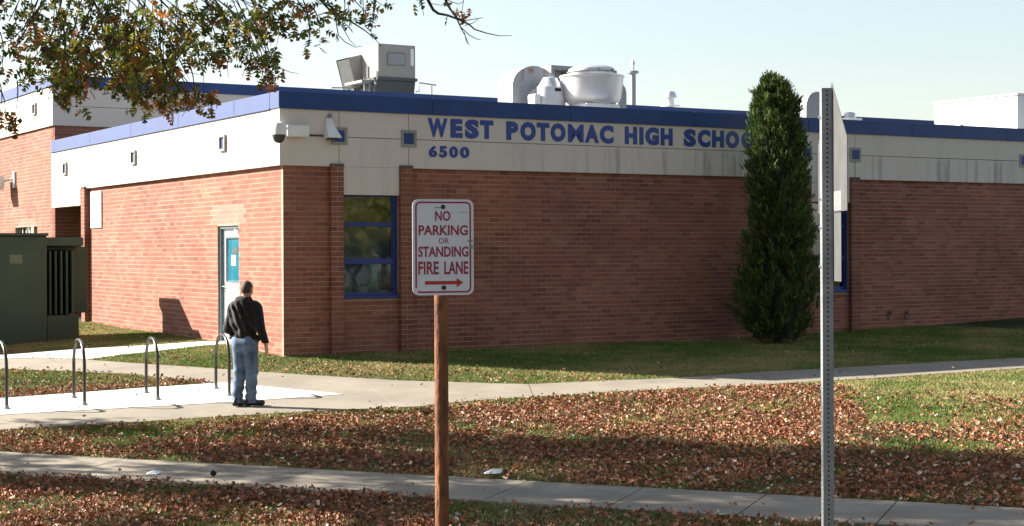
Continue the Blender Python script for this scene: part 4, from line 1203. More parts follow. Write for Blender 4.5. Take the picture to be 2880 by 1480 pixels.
    # shoes
    for (cx, cy, dx, dy) in ((-.105, -.055, -.01, .20), (.070, .025, .13, .15)):
        S = SDF((cx - .18, cy - .2, -.01), (cx + .30, cy + .32, .16), .006)
        S.cap((cx - dx * .25, cy - dy * .25, .048), (cx + dx * .85, cy + dy * .85, .040), .045, .042, .02, (1, 1, 1.05)).cap((cx - dx * .1, cy - dy * .1, .09), (cx + dx * .2, cy + dy * .2, .085), .046, .044, .03)
        X, Y, Z = S.all(); S.f = np.maximum(S.f, (.004 - Z).astype(np.float32))
        link('shoe', S.mesh('shoe'), M['shoe'], t)
    # hair: cropped cap following the skull
    Hr = SDF((-.12, -.12, 1.50), (.17, .17, 1.80), .005)
    Hr.ell(hd(0, -.002, .002), (.0855, .0925, .1125), .01)
    X, Y, Z = Hr.all()
    yl_ = (X - hc[0]) * (-sa) + (Y - hc[1]) * ca          # towards the face
    Hr.f = np.maximum(Hr.f, (np.maximum(1.582 - Z + np.clip(yl_ + .03, 0, 1) * 1.1, -1)).astype(np.float32))
    Hr.f += (.0018 * np.sin(170 * X) * np.sin(150 * Y) * np.sin(160 * Z)).astype(np.float32)
    link('hair', Hr.mesh('hair'), M['hair'], t)
M['skin'] = mat('skin', (0.50, 0.28, 0.20), 0.55, var=0.06, scale=12)
M['hoodie'] = mat('black_fleece', (0.014, 0.013, 0.016), 0.85, var=0.2, scale=9, spec=0.25)
M['hoodie'].node_tree.nodes['Principled BSDF'].inputs['Sheen Weight'].default_value = 0.12
M['jeans'] = mat('blue_denim', (0.115, 0.165, 0.255), 0.85, var=0.45, scale=6, bump=0.2, bscale=200, spec=0.2)
M['shoe'] = mat('black_shoe', (0.012, 0.011, 0.011), 0.5, var=0.2, scale=10)
M['hair'] = mat('brown_hair', (0.055, 0.032, 0.022), 0.7, var=0.3, scale=60, bump=0.4, bscale=200)
make_person()

# ------------------------------------------------------------------ street signs
SY = 7.7
sp = at(1240, 700, SY)
SYAW = R(20)
t = thing('street_sign', 'white and maroon fire lane sign with red arrow on a rusty post', 'sign', (sp.x, sp.y, g(sp.x, sp.y)), SYAW)
zc = at(1239.5, 695.7, SY).z - g(sp.x, sp.y)
SWD, SHT = 0.305, 0.457
def rrect(w, h, r_, n=5):
    p = []
    for cx, cy, a0 in ((w - r_, h - r_, 0), (-w + r_, h - r_, 90), (-w + r_, -h + r_, 180), (w - r_, -h + r_, 270)):
        for k in range(n + 1):
            a = R(a0 + 90 * k / n); p.append((cx + r_ * math.cos(a), cy + r_ * math.sin(a)))
    return p
m_ = MB(); m_.lathe([(.033, -.4), (.033, zc + SHT / 2 - .03)], 20); m_.build('post', M['rust'], t, smooth=True)
m_ = MB(); m_.prism([(x, z + zc) for x, z in rrect(SWD / 2, SHT / 2, .032)], 1, -.0385, -.0355); m_.build('sign_plate', M['sign_white'], t)
# border as a thin printed ring
o_ = rrect(SWD / 2 - .013, SHT / 2 - .011, .024); i_ = rrect(SWD / 2 - .021, SHT / 2 - .019, .018)
n_ = len(o_); m_ = MB()
m_.add([(x, -.0392, z + zc) for x, z in o_] + [(x, -.0392, z + zc) for x, z in i_], [(k, (k + 1) % n_, n_ + (k + 1) % n_, n_ + k) for k in range(n_) if k not in (12, 13, 14)])
m_.build('border', M['sign_maroon'], t)
def on_sign(a, b, tt): return (a, -.0392 - (.0006 if tt > 0 else 0), b)
def sx(px): return ((px - 70) / 710 - .5) * SWD
def sz(py): return zc + (.5 - (py - 90) / 1150) * SHT
for wd, a0, a1, b0, b1 in (('NO', 330, 510, 230, 350), ('PARKING', 140, 710, 400, 522), ('OR', 370, 490, 556, 620), ('STANDING', 135, 718, 655, 782), ('FIRE', 135, 372, 835, 990), ('LANE', 435, 715, 835, 990)):
    fit_text(wd, sx(a0), sx(a1), sz(b1), sz(b0), on_sign, 'lettering', M['sign_maroon'], t, offset=0.024 if wd != 'OR' else 0.004)
m_ = MB(); ar = [(210, 1070), (578, 1070), (578, 1035), (655, 1090), (578, 1147), (578, 1112), (210, 1112)]
m_.add([(sx(a), -.0396, sz(b)) for a, b in ar], [tuple(range(len(ar)))]); m_.build('arrow', M['sign_red'], t)
for (a, b) in ((422, 182), (428, 1150)):
    m_ = MB(); m_.lathe([(.011, 0), (.011, .004), (.008, .007), (0, .008)], 8); o = m_.build('bolt', M['bolt'], t); o.location = (sx(a), -.0398, sz(b)); o.rotation_euler = (R(90), 0, 0)
for (a, b, c, d) in ((600, 740, 243, 249), (320, 395, 184, 196), (505, 560, 240, 244), (705, 770, 575, 600), (722, 775, 640, 690), (380, 415, 1030, 1037)):
    m_ = MB(); m_.add([(sx(a), -.0394, sz(c)), (sx(b), -.0394, sz(c + 3)), (sx(b - 8), -.0394, sz(d)), (sx(a + 5), -.0394, sz(d))], [(0, 1, 2, 3)])
    m_.build('scratch', M['galv'], t)

# perforated square post with sign plates seen edge-on
PY = 8.5
pp = at(2325, 700, PY)
zg = g(pp.x, pp.y)
t = thing('street_sign', 'perforated steel post carrying sign plates seen edge-on', 'sign', (pp.x, pp.y, zg))
ztop = at(2325, 249, PY).z - zg
w = 0.0285; ch_ = 0.0254; nc = int((ztop + .3) / ch_)
m_ = MB()
for f in range(4):
    ca, sa = round(math.cos(f * math.pi / 2)), round(math.sin(f * math.pi / 2))
    for k in range(nc):
        z1 = ztop - k * ch_; z0 = z1 - ch_; zc_ = (z0 + z1) / 2
        def P(x, z): return (x * ca + w * sa, x * sa - w * ca, z)
        def Q(x, z): return (x * ca + (w - .004) * sa, x * sa - (w - .004) * ca, z)
        out = [(-w, z0), (0, z0), (w, z0), (w, zc_), (w, z1), (0, z1), (-w, z1), (-w, zc_)]
        ang = [225, 270, 315, 0, 45, 90, 135, 180]
        hol = [(.0056 * math.cos(R(a)), zc_ + .0056 * math.sin(R(a))) for a in ang]
        m_.add([P(*p) for p in out] + [P(*p) for p in hol] + [Q(*p) for p in hol],
               [(i, (i + 1) % 8, 8 + (i + 1) % 8, 8 + i) for i in range(8)] + [(8 + i, 8 + (i + 1) % 8, 16 + (i + 1) % 8, 16 + i) for i in range(8)])
post_me = bpy.data.meshes.new('post'); post_me.from_pydata(m_.v, [], m_.f)
link('post', post_me, M['galv'], t)
m_ = MB(); m_.box(-w + .005, w - .005, -w + .005, w - .005, -.3, ztop - .01); m_.build('shade_fill', M['dark'], t)  # near-black fill stands in for the shade inside the hollow tube
zs = lambda py: at(2345, py, PY).z - zg
hw = .381
m_ = MB(); m_.prism([(-hw, zs(597)), (hw, zs(597)), (hw, zs(398)), (0, zs(232)), (-hw, zs(398))], 0, w + .0015, w + .0040); m_.build('sign_plate', M['sign_back'], t)
m_ = MB(); m_.box(w + .0015, w + .0040, -.228, .228, zs(790), zs(600)); m_.build('sign_plate', M['sign_back'], t)
m_ = MB(); m_.box(w + .0005, w + .0014, -.24, -.05, zs(594), zs(540)); m_.build('sticker', M['label_grey'], t)
for zz in (zs(330), zs(560), zs(640), zs(750)):
    m_ = MB(); m_.lathe([(.008, -w - .012), (.008, w + .012)], 8); o = m_.build('bolt', M['steel'], t); o.location = (0, 0, zz); o.rotation_euler = (0, R(90), 0)

# ------------------------------------------------------------------ columnar evergreen against the wall
def spray_mesh(name, P, D, S, cols, template, tris):
    """P positions, D main directions (unit), S sizes, random roll; template (k,3) in frame (x along D)"""
    n = len(P)
    rv = rng.normal(size=(n, 3))
    A = np.cross(D, rv); A /= np.linalg.norm(A, axis=1)[:, None] + 1e-9
    Bv = np.cross(D, A)
    T = np.array(template)
    V = P[:, None, :] + S[:, None, None] * (T[None, :, 0:1] * D[:, None, :] + T[None, :, 1:2] * A[:, None, :] + T[None, :, 2:3] * Bv[:, None, :])
    k = len(T)
    F = (np.arange(n)[:, None, None] * k + np.array(tris)[None]).reshape(-1)
    return np_mesh(name, V.reshape(-1, 3), F, 3, np.repeat(cols, k, axis=0))

def make_evergreen():
    yl = -1.3
    prof = [(222, 8, 2174), (236, 24, 2176), (252, 38, 2180), (280, 55, 2184), (340, 66, 2187), (420, 74, 2188), (500, 80, 2190), (580, 84, 2196), (680, 90, 2196), (760, 96, 2192), (830, 114, 2184), (880, 120, 2178), (920, 110, 2180), (938, 92, 2186)]
    bx_, bz_ = Bp(2188, 934, yl)
    base = loc2w(bx_, yl, 0); zg = g(base.x, base.y); base.z = zg
    t = thing('evergreen_shrub', 'tall dark columnar evergreen against the brick wall, covering lettering', 'shrub', base)
    Yb = base.y; s_ = Yb / FPX
    zp = np.array([at(2188, p[0], Yb).z - zg for p in prof])[::-1]; rp = np.array([p[1] * s_ for p in prof])[::-1]; xp = np.array([(p[2] - 2188) * s_ for p in prof])[::-1]
    zp[0] = .02
    m_ = MB(); m_.tube([(0, 0, -.2), (.02, 0, 1.5), (0, 0, 4.2)], [.10, .07, .02], 10); m_.build('trunk', M['bark'], t)
    # solid core, darker than the foliage, blocks the view through
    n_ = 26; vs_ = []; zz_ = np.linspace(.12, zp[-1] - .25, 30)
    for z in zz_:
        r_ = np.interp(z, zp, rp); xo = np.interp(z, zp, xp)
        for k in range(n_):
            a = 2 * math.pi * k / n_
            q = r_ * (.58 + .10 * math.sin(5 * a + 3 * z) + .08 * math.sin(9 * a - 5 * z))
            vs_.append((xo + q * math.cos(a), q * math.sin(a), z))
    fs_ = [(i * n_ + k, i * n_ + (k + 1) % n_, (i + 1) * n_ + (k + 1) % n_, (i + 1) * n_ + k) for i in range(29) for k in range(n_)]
    m_ = MB(); m_.add(vs_, fs_); m_.build('solid_core', M['cedar_core'], t)
    NB = 620; per = 44; N = NB * per                 # upright branchlets carrying sprays
    zb = zp[0] + (zp[-1] - zp[0]) * rng.random(NB) ** 1.1; ab = rng.random(NB) * 2 * np.pi
    Rb = np.interp(zb, zp, rp); end = rng.uniform(.80, 1.15, NB) + .10 * (rng.random(NB) < .12)
    rise = rng.uniform(.22, .55, NB) * np.clip((zp[-1] - zb) / 1.2, .12, 1)
    k_ = np.repeat(np.arange(NB), per); tt = rng.random(N) ** .75
    zt_ = zb[k_] + rise[k_] * tt
    Rt = np.interp(zt_, zp, rp)
    rr = (0.42 + (end[k_] - .42) * tt) * np.minimum(Rt * 1.06, Rb[k_]) ; xo = np.interp(zt_, zp, xp)
    a = ab[k_] + rng.normal(size=N) * .03
    P = np.stack([xo + rr * np.cos(a), rr * np.sin(a), zt_], 1) + rng.normal(size=(N, 3)) * .035
    D = np.stack([np.cos(a) * .55, np.sin(a) * .55, np.full(N, .9)], 1) + rng.normal(size=(N, 3)) * .32
    D /= np.linalg.norm(D, axis=1)[:, None]
    base_c = np.array((.042, .078, .023))
    cols = base_c * (0.7 + .6 * rng.random((N, 1))) * np.repeat(rng.uniform(.7, 1.25, (NB, 1)), per, axis=0) + np.array((.10, .11, .015)) * (rng.random((N, 1)) ** 2)
    brown = (rng.random(N) < .02) | np.repeat(rng.random(NB) < .03, per)
    cols[brown] = (.10, .06, .03)
    T = [(0, 0, 0), (.55, .05, .02), (.55, -.05, .02), (.80, .24, .06), (.80, -.24, .06), (1.05, .10, 0), (1.05, -.10, 0), (1.25, 0, 0), (.45, .20, -.04), (.45, -.20, -.04)]
    TR = [(0, 1, 3), (0, 4, 2), (0, 5, 1), (0, 2, 6), (0, 7, 5), (0, 6, 7), (0, 8, 1), (0, 2, 9)]
    me = spray_mesh('foliage', P, D, .06 + .08 * rng.random(N) ** 1.5, cols, T, TR)
    link('foliage', me, M['cedar'], t)
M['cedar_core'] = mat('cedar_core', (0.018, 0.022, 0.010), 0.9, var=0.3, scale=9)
make_evergreen()
# small round shrub at its foot
sb = onground(2035, 941)
t = thing('low_shrub', 'small dark shrub at the wall foot left of the columnar evergreen', 'shrub', (*sb, g(*sb)))
N = 900
u_ = rng.normal(size=(N, 3)); u_ /= np.linalg.norm(u_, axis=1)[:, None]; u_[:, 2] = np.abs(u_[:, 2])
P = u_ * np.array((.34, .3, .26)) * (.6 + .4 * rng.random((N, 1)))
D = u_ + np.array((0, 0, .5)); D /= np.linalg.norm(D, axis=1)[:, None]
me = spray_mesh('foliage', P, D, .07 + .05 * rng.random(N), np.array((.02, .034, .012)) * (.6 + .8 * rng.random((N, 1))), [(0, 0, 0), (.5, .3, 0), (1, 0, .05), (.5, -.3, 0)], [(0, 1, 2), (0, 2, 3)])
link('foliage', me, M['cedar'], t)
m_ = MB(); m_.tube([(0, 0, -.1), (0, 0, .2)], .03, 6); m_.build('stem', M['bark'], t)

# ------------------------------------------------------------------ oak tree, trunk left of the frame
LEAF_T = [(0, 0, 0), (.30, 0, .02), (.55, 0, .03), (.78, 0, .02), (1.0, 0, -.06), (.30, .36, -.08), (.30, -.36, -.08), (.58, .44, -.10), (.58, -.44, -.10), (.84, .26, -.08), (.84, -.26, -.08)]
LEAF_F = [(0, 1, 5), (0, 6, 1), (1, 2, 7), (1, 8, 2), (2, 3, 9), (2, 10, 3), (2, 9, 4), (2, 4, 10)]
OAKPAL = np.array([(.095, .135, .026), (.13, .16, .030), (.065, .105, .026), (.23, .21, .032), (.36, .30, .05), (.22, .105, .034), (.36, .135, .034), (.50, .20, .045), (.15, .062, .026)])
OAKW = np.array([.22, .22, .14, .14, .09, .07, .05, .05, .02])
def bez(a, b, c, n):
    return [a * (1 - t_) ** 2 + b * 2 * t_ * (1 - t_) + c * t_ * t_ for t_ in np.linspace(0, 1, n)]
def make_oak():
    T0 = Vector((-9.6, 18.0, 0)); zg = g(T0.x, T0.y); T0.z = zg
    t = thing('oak_tree', 'oak with green and rust leaves hanging in at the upper left', 'tree', T0)
    wood = MB(); twig = MB()
    m_ = MB(); m_.tube([(0, 0, -.2), (0, 0, .15), (.03, 0, 1.0), (.05, .03, 2.4), (.02, .06, 4.0), (.05, .05, 5.4)], [.62, .50, .42, .38, .36, .30], 16); m_.build('trunk', M['bark'], t)
    rnd = random.Random(5)
    limbs = []
    top = Vector((.05, .05, 5.2))
    for az, L_, zz, st in ((10, 8.5, 9.0, 5.0), (-30, 7.5, 5.5, 4.4), (40, 7.0, 6.5, 4.2), (85, 6.0, 6.0, 4.8), (140, 6.5, 6.0, 4.3), (190, 6.5, 5.5, 4.0), (240, 6.0, 6.0, 4.6), (300, 6.0, 5.0, 4.4), (20, 4.0, 8.0, 5.2), (200, 3.0, 8.5, 5.2)):
        a = Vector((.03, .05, st)); d = Vector((math.cos(R(az)), math.sin(R(az)), 0))
        c = a + d * L_ + Vector((0, 0, zz * .55)); b = a + d * L_ * .45 + Vector((0, 0, zz * .75))
        pts = bez(a, b, c, 12)
        pts = [p + Vector((rnd.uniform(-.12, .12), rnd.uniform(-.12, .12), rnd.uniform(-.1, .1))) * min(1, k / 3) for k, p in enumerate(pts)]
        limbs.append(pts)
        wood.tube(pts, list(np.linspace(.20, .035, 12)), 8)
    # the dark limb crossing the upper left corner of the picture
    P1 = at(-200, 170, 17.3) - T0; P2 = at(-4, -6, 17.3) - T0; P3 = at(110, -150, 17.5) - T0
    pts = bez(Vector((.03, .05, 3.8)), P1 + Vector((-1, 0, -.6)), P1, 5) + [P2, P3, P3 + Vector((1.2, .2, .7))]
    wood.tube(pts, [.17, .15, .12, .10, .085, .065, .05, .03], 9); limbs.append(pts[3:])
    allp = [p for l_ in limbs for p in l_[3:]]
    clusters = []                                   # centre, radius, leaf count
    def connect(c, r0=.03):
        cand = sorted(allp, key=lambda p: (p - c).length + max(0, c.z - p.z) * 2)
        s = cand[rnd.randrange(0, 2)]
        mid = (s + c) / 2 + Vector((rnd.uniform(-.2, .2), rnd.uniform(-.2, .2), abs((c - s).length) * .22))
        twig.tube(bez(s, mid, c, 7), list(np.linspace(r0, .006, 7)), 5, cap=False)
        for _ in range(1):
            e_ = c + Vector((rnd.uniform(-.3, .3), rnd.uniform(-.3, .3), rnd.uniform(-.35, .15)))
            twig.tube(bez(bez(s, mid, c, 7)[5], c, e_, 4), [.008, .006, .005, .003], 4, cap=False)
    # crown mass (above / left of the picture)
    k = 0; tries = 0
    while k < 150 and tries < 4000:
        tries += 1
        u_ = Vector((rnd.gauss(0, 1), rnd.gauss(0, 1), rnd.gauss(0, 1))).normalized()
        q = rnd.uniform(.45, 1.0) ** .6
        c = Vector((0.3 + u_.x * 8.6 * q, u_.y * 6.6 * q, 8.4 + u_.z * 4.6 * q))
        if c.z < 3.6: continue
        if .309 * (T0.x + c.x) + .951 * (T0.y + c.y) > 18.6: continue
        w_ = T0 + c
        px, py = proj(w_.x, max(3.0, w_.y), w_.z)
        if px > -160 and py > -170: continue
        connect(c, .018); clusters.append((c, rnd.uniform(.5, .85), 110, None)); k += 1
    k = 0
    while k < 85:                                   # extra crown clumps away from the street, added unseen to shade the lawn
        nn = rnd.uniform(14.6, 18.5); X_ = rnd.uniform(-15.5, -4.5)
        c = Vector((X_, (nn - .309 * X_) / .951, rnd.uniform(5.5, 12.5))) - T0
        w_ = T0 + c; px, py = proj(w_.x, max(3.0, w_.y), w_.z)
        if px > -160 and py > -170: continue
        connect(c, .018); clusters.append((c, rnd.uniform(.45, .75), 170, None)); k += 1
    # sprays that hang into the picture: (px, py, depth, radius m, leaves, colour bias)
    V_ = [(60, 92, .30, 16, 0), (25, 60, .25, 9, 0), (45, 130, .22, 12, 0), (105, 150, .30, 26, 0), (90, 200, .22, 14, 0), (150, 165, .30, 34, 1), (140, 110, .25, 22, 0), (95, 55, .22, 16, 0), (150, 60, .22, 14, 2),
          (190, 150, .28, 26, 0), (175, 210, .26, 26, 0), (215, 180, .28, 28, 1), (200, 250, .24, 30, 2), (185, 215, .2, 16, 0), (195, 270, .18, 20, 2), (250, 205, .24, 22, 0), (275, 160, .25, 26, 2), (230, 120, .25, 20, 0),
          (310, 210, .2, 10, 0), (325, 130, .3, 34, 0), (300, 60, .3, 34, 3), (330, 25, .3, 30, 3), (345, 95, .28, 36, 2), (370, 150, .3, 46, 3), (385, 115, .28, 40, 0), (415, 165, .3, 44, 2), (350, 180, .28, 36, 3), (440, 190, .26, 34, 0),
          (390, 210, .26, 34, 0), (355, 240, .22, 26, 3), (375, 275, .2, 26, 3), (395, 265, .16, 14, 2), (455, 230, .24, 26, 3), (470, 270, .18, 22, 2), (465, 298, .13, 12, 2), (495, 235, .2, 14, 0), (500, 275, .13, 8, 0),
          (430, 60, .28, 26, 0), (470, 110, .28, 26, 0), (510, 60, .28, 24, 2), (500, 150, .24, 20, 0), (535, 100, .26, 22, 0), (560, 140, .22, 18, 0), (595, 160, .2, 20, 2), (610, 145, .13, 8, 0), (560, 40, .26, 24, 3), (600, 70, .25, 22, 0),
          (570, 285, .18, 26, 2), (545, 280, .12, 8, 2), (635, 40, .25, 22, 3), (650, 100, .22, 18, 0), (655, 150, .18, 12, 0), (690, 60, .24, 22, 0), (705, 105, .2, 16, 0), (740, 40, .24, 22, 3), (745, 80, .22, 22, 2), (715, 160, .18, 18, 2), (730, 175, .13, 10, 2),
          (765, 160, .16, 14, 0), (770, 195, .14, 12, 2), (757, 215, .10, 8, 2), (755, 240, .07, 4, 2), (790, 30, .22, 20, 0), (820, 70, .2, 16, 0), (850, 30, .2, 18, 2), (880, 70, .16, 10, 0), (900, 95, .12, 6, 0), (870, 130, .08, 3, 0), (945, 30, .18, 11, 0), (975, 45, .12, 6, 0),
          (1020, 25, .16, 10, 0), (1022, 52, .09, 5, 0), (1046, 45, .06, 2, 0), (1043, 95, .04, 2, 0), (1085, 17, .05, 2, 0), (1180, 5, .06, 3, 0), (1250, 20, .07, 3, 0), (1298, 38, .10, 6, 2), (965, 58, .07, 3, 0),
          (5, 205, .12, 6, 0), (15, 335, .14, 10, 2), (38, 350, .10, 6, 2), (2, 310, .1, 4, 0), (130, 20, .25, 16, 0), (215, 20, .25, 18, 0), (250, 60, .25, 18, 0), (30, 15, .2, 8, 0)]
    for (px, py, r_, n_, bias) in V_:
        d_ = 17.6 + rnd.uniform(-1.5, 1.8)
        c = at(px, py, d_) - T0
        if py < 300 and n_ > 8 and py > 20:
            connect(c, .006)
        elif n_ > 1:
            up = at(px - rnd.uniform(-12, 30), py - rnd.uniform(70, 140), d_) - T0
            twig.tube(bez(up, (up + c) / 2 + Vector((.05, 0, .08)), c, 5), list(np.linspace(.009, .003, 5)), 4, cap=False)
        clusters.append((c, r_, int(n_ * 1.35), bias))
    # bare hanging twigs at the right of the crown, drawn in their own plane
    for pl, r0 in (([(880, -60), (905, 5), (938, 40), (985, 60), (1025, 85), (1050, 105), (1066, 122)], .016), ([(905, -30), (942, 45), (952, 100), (972, 120), (1000, 133), (1018, 130)], .008), ([(945, 48), (968, 85), (985, 115), (1000, 128)], .006),
                       ([(1165, -90), (1205, 3), (1218, 28), (1232, 38), (1258, 43), (1288, 54), (1318, 68), (1335, 83), (1370, 94), (1405, 101), (1440, 100)], .020), ([(1225, -70), (1252, -2), (1268, 28), (1284, 50), (1296, 78), (1308, 100), (1318, 125)], .016),
                       ([(1284, 50), (1310, 58), (1345, 52), (1358, 50)], .006), ([(1308, 72), (1330, 65), (1345, 54)], .005), ([(1298, 78), (1318, 98), (1340, 110), (1352, 112)], .006), ([(1306, 92), (1312, 118), (1320, 126)], .004),
                       ([(1188, -60), (1186, 10), (1192, 45)], .005), ([(1255, 0), (1290, 12), (1305, 4)], .005), ([(1210, 10), (1240, 15), (1252, 12)], .004), ([(735, 80), (745, 130), (752, 160), (765, 178), (785, 190), (815, 203), (838, 207)], .008),
                       ([(640, 20), (700, 110), (735, 165), (755, 190), (758, 240)], .010), ([(520, 40), (540, 90), (555, 150), (572, 200), (574, 275)], .007), ([(450, 60), (500, 160), (520, 200), (560, 210)], .007),
                       ([(1050, 105), (1066, 122), (1072, 130)], .004), ([(560, -30), (620, 70), (640, 150), (655, 170)], .008), ([(840, -40), (865, 40), (872, 75), (868, 125)], .007), ([(1030, -50), (1060, 5), (1085, 20), (1110, 10)], .005)):
        d_ = 17.2
        P = [at(a, b, d_ + .10 * k) - T0 for k, (a, b) in enumerate(pl)]
        twig.tube(P, list(np.linspace(r0, .003, len(P))), 5, cap=False)
    wood.build('limbs', M['bark'], t, smooth=True)
    twig.build('twigs', M['bark'], t, kind='stuff')
    PP, SS, CC = [], [], []
    for (c, r_, n_, bias) in clusters:
        q = rng.normal(size=(n_, 3)) * r_ * .46
        q[:, 2] *= .8 if bias is None else .95
        PP.append(np.array(c)[None] + q); SS.append(rng.uniform(.095, .155, n_) if bias is not None else rng.uniform(.13, .21, n_))
        w_ = OAKW.copy()
        if bias == 1: w_[[3, 4]] += .2
        if bias == 2: w_[[5, 6, 7]] += .22
        if bias == 3: w_[[3, 4]] += .45; w_[5] += .1
        w_ /= w_.sum()
        CC.append(OAKPAL[rng.choice(len(OAKPAL), n_, p=w_)] * rng.uniform(.75, 1.25, (n_, 1)))
    PP = np.concatenate(PP); SS = np.concatenate(SS); CC = np.concatenate(CC); n_ = len(PP)
    D = rng.normal(size=(n_, 3)) + np.array((0, 0, -.7)); D /= np.linalg.norm(D, axis=1)[:, None]
    link('crown', spray_mesh('crown', PP, D, SS, CC, LEAF_T, LEAF_F), M['leaf'], t)
    return t
oak = make_oak()
# street oaks added out of view to block sky light; some mirror in panes
for k, (u_, w_, rz) in enumerate(((-8, -20, 100), (9, -12, 200), (24, -20, 40), (40, -19, 290), (19, 11, 150), (22, 26, 70), (-9, -11, 20), (28, -2, 330), (36, 16, 250))):
    q = street(u_, w_)
    c = oak.copy(); COL.objects.link(c); c.location = (q[0], q[1], g(*q) - .03); c.rotation_euler = (0, 0, R(rz)); c.scale = (1, 1, 1.15)
    c['label'] = ('added spreading oak across the road, straight behind the viewer', 'added oak just behind the viewer on the far kerb', 'added oak across the road, right of the viewer', 'farthest added oak along the far side of the road', 'added oak on the near verge, right of the picture edge', 'added oak on the lawn, right of the picture edge near the building', 'added oak behind the viewer to the left', 'added oak beside the road well to the right', 'farthest added oak on the near lawn at right')[k]; c['group'] = 'added trees out of view'
    for ch in list(oak.children):
        d = ch.copy(); COL.objects.link(d); d.parent = c

for k, (x_, y_, rz, sc) in enumerate(((23, 13.5, 30, .55), (28, 9.5, 120, .6), (33, 8.5, 210, .6), (36, 3.0, 300, .65), (24, 7.0, 60, .5))):
    c = oak.copy(); COL.objects.link(c); c.location = (x_, y_, g(x_, y_) - .03); c.rotation_euler = (0, 0, R(rz)); c.scale = (sc * .8, sc * .8, sc * .9)
    c['label'] = ('small oak mirrored in the near window pane', 'second small oak mirrored in the windows, by the kerb', 'third small oak mirrored in the windows, farther right', 'small oak mirrored low in the windows, across the road', 'lowest small oak mirrored in the windows')[k]; c['group'] = 'small trees right of the picture'
    for ch in list(oak.children):
        d = ch.copy(); COL.objects.link(d); d.parent = c

# ------------------------------------------------------------------ grass and fallen leaves
def vnoise(X, Y, s):
    return (np.sin(X * 1.7 * s + 2.1 * np.sin(Y * 1.3 * s)) * np.cos(Y * 1.9 * s + 1.7 * np.sin(X * 1.1 * s + .5)) + .5 * np.sin(X * 4.1 * s + Y * 3.3 * s) * np.sin(Y * 5.3 * s - X * 2.7 * s)) / 1.5
def sample(n, w0, w1, u0_, u1_):
    u_ = rng.uniform(u0_, u1_, n); w_ = rng.uniform(w0, w1, n)
    X = RD[0] * u_ + RN[0] * w_; Y = RD[1] * u_ + RN[1] * w_
    keep = (Y > 11.8) & (np.abs(X) < Y * .35 + 2.0) & ~paved(X + rng.normal(size=len(X)) * .03, Y + rng.normal(size=len(X)) * .03)
    lx = (X - CORNER.x) * e1.x + (Y - CORNER.y) * e1.y; ly = (X - CORNER.x) * e2.x + (Y - CORNER.y) * e2.y
    keep &= ~((lx > -.01) & (ly > -.01))
    keep &= ~((lx > bx0 - 4.2) & (lx < bx0 + xr) & (ly > by0 - .01))
    return X[keep], Y[keep]
def pix(X, Y):
    Z = gnp(X, Y); k = FPX / Y
    return CXP + k * (X * c_right[0] + (Z - CAMZ) * c_right[2]), HYP - k * (X * c_up[0] + (Z - CAMZ) * c_up[2]), Z
def blades(n, w0, w1, h0, h1):
    X, Y = sample(n, w0, w1, -26, 17)
    Z = gnp(X, Y); m = len(X)
    a = rng.uniform(0, 2 * np.pi, m); hgt = rng.uniform(h0, h1, m) * (1 + .35 * vnoise(X, Y, .8)); wd = rng.uniform(.005, .009, m) * (1 + (Y - 14) * .03)
    lean = rng.normal(size=(m, 2)) * .65
    bx_ = np.cos(a) * wd; by_ = np.sin(a) * wd
    V = np.empty((m, 3, 3))
    V[:, 0] = np.stack([X - bx_, Y - by_, Z - .006], 1); V[:, 1] = np.stack([X + bx_, Y + by_, Z - .006], 1)
    V[:, 2] = np.stack([X + lean[:, 0] * hgt, Y + lean[:, 1] * hgt, Z + hgt], 1)
    tone = np.clip(.42 + .60 * vnoise(X, Y, .45) + .35 * vnoise(X + 9, Y, 1.7) + rng.normal(size=m) * .20, 0, 1)[:, None]
    green = np.array((.105, .175, .030)); straw = np.array((.38, .315, .140))
    C_ = green * (1 - tone) + straw * tone
    return V.reshape(-1, 3), np.repeat(C_ * rng.uniform(.86, 1.14, (m, 1)), 3, axis=0)
Va, Ca = blades(950000, 10.6, 22, .018, .042)
Vb, Cb = blades(1280000, 21.0, 37, .020, .044)
V = np.concatenate([Va, Vb]); C_ = np.concatenate([Ca, Cb])
link('grass', np_mesh('grass', V, np.arange(len(V)), 3, C_), M['grass'], kind='stuff', label='short dry green and straw coloured lawn grass', category='grass')

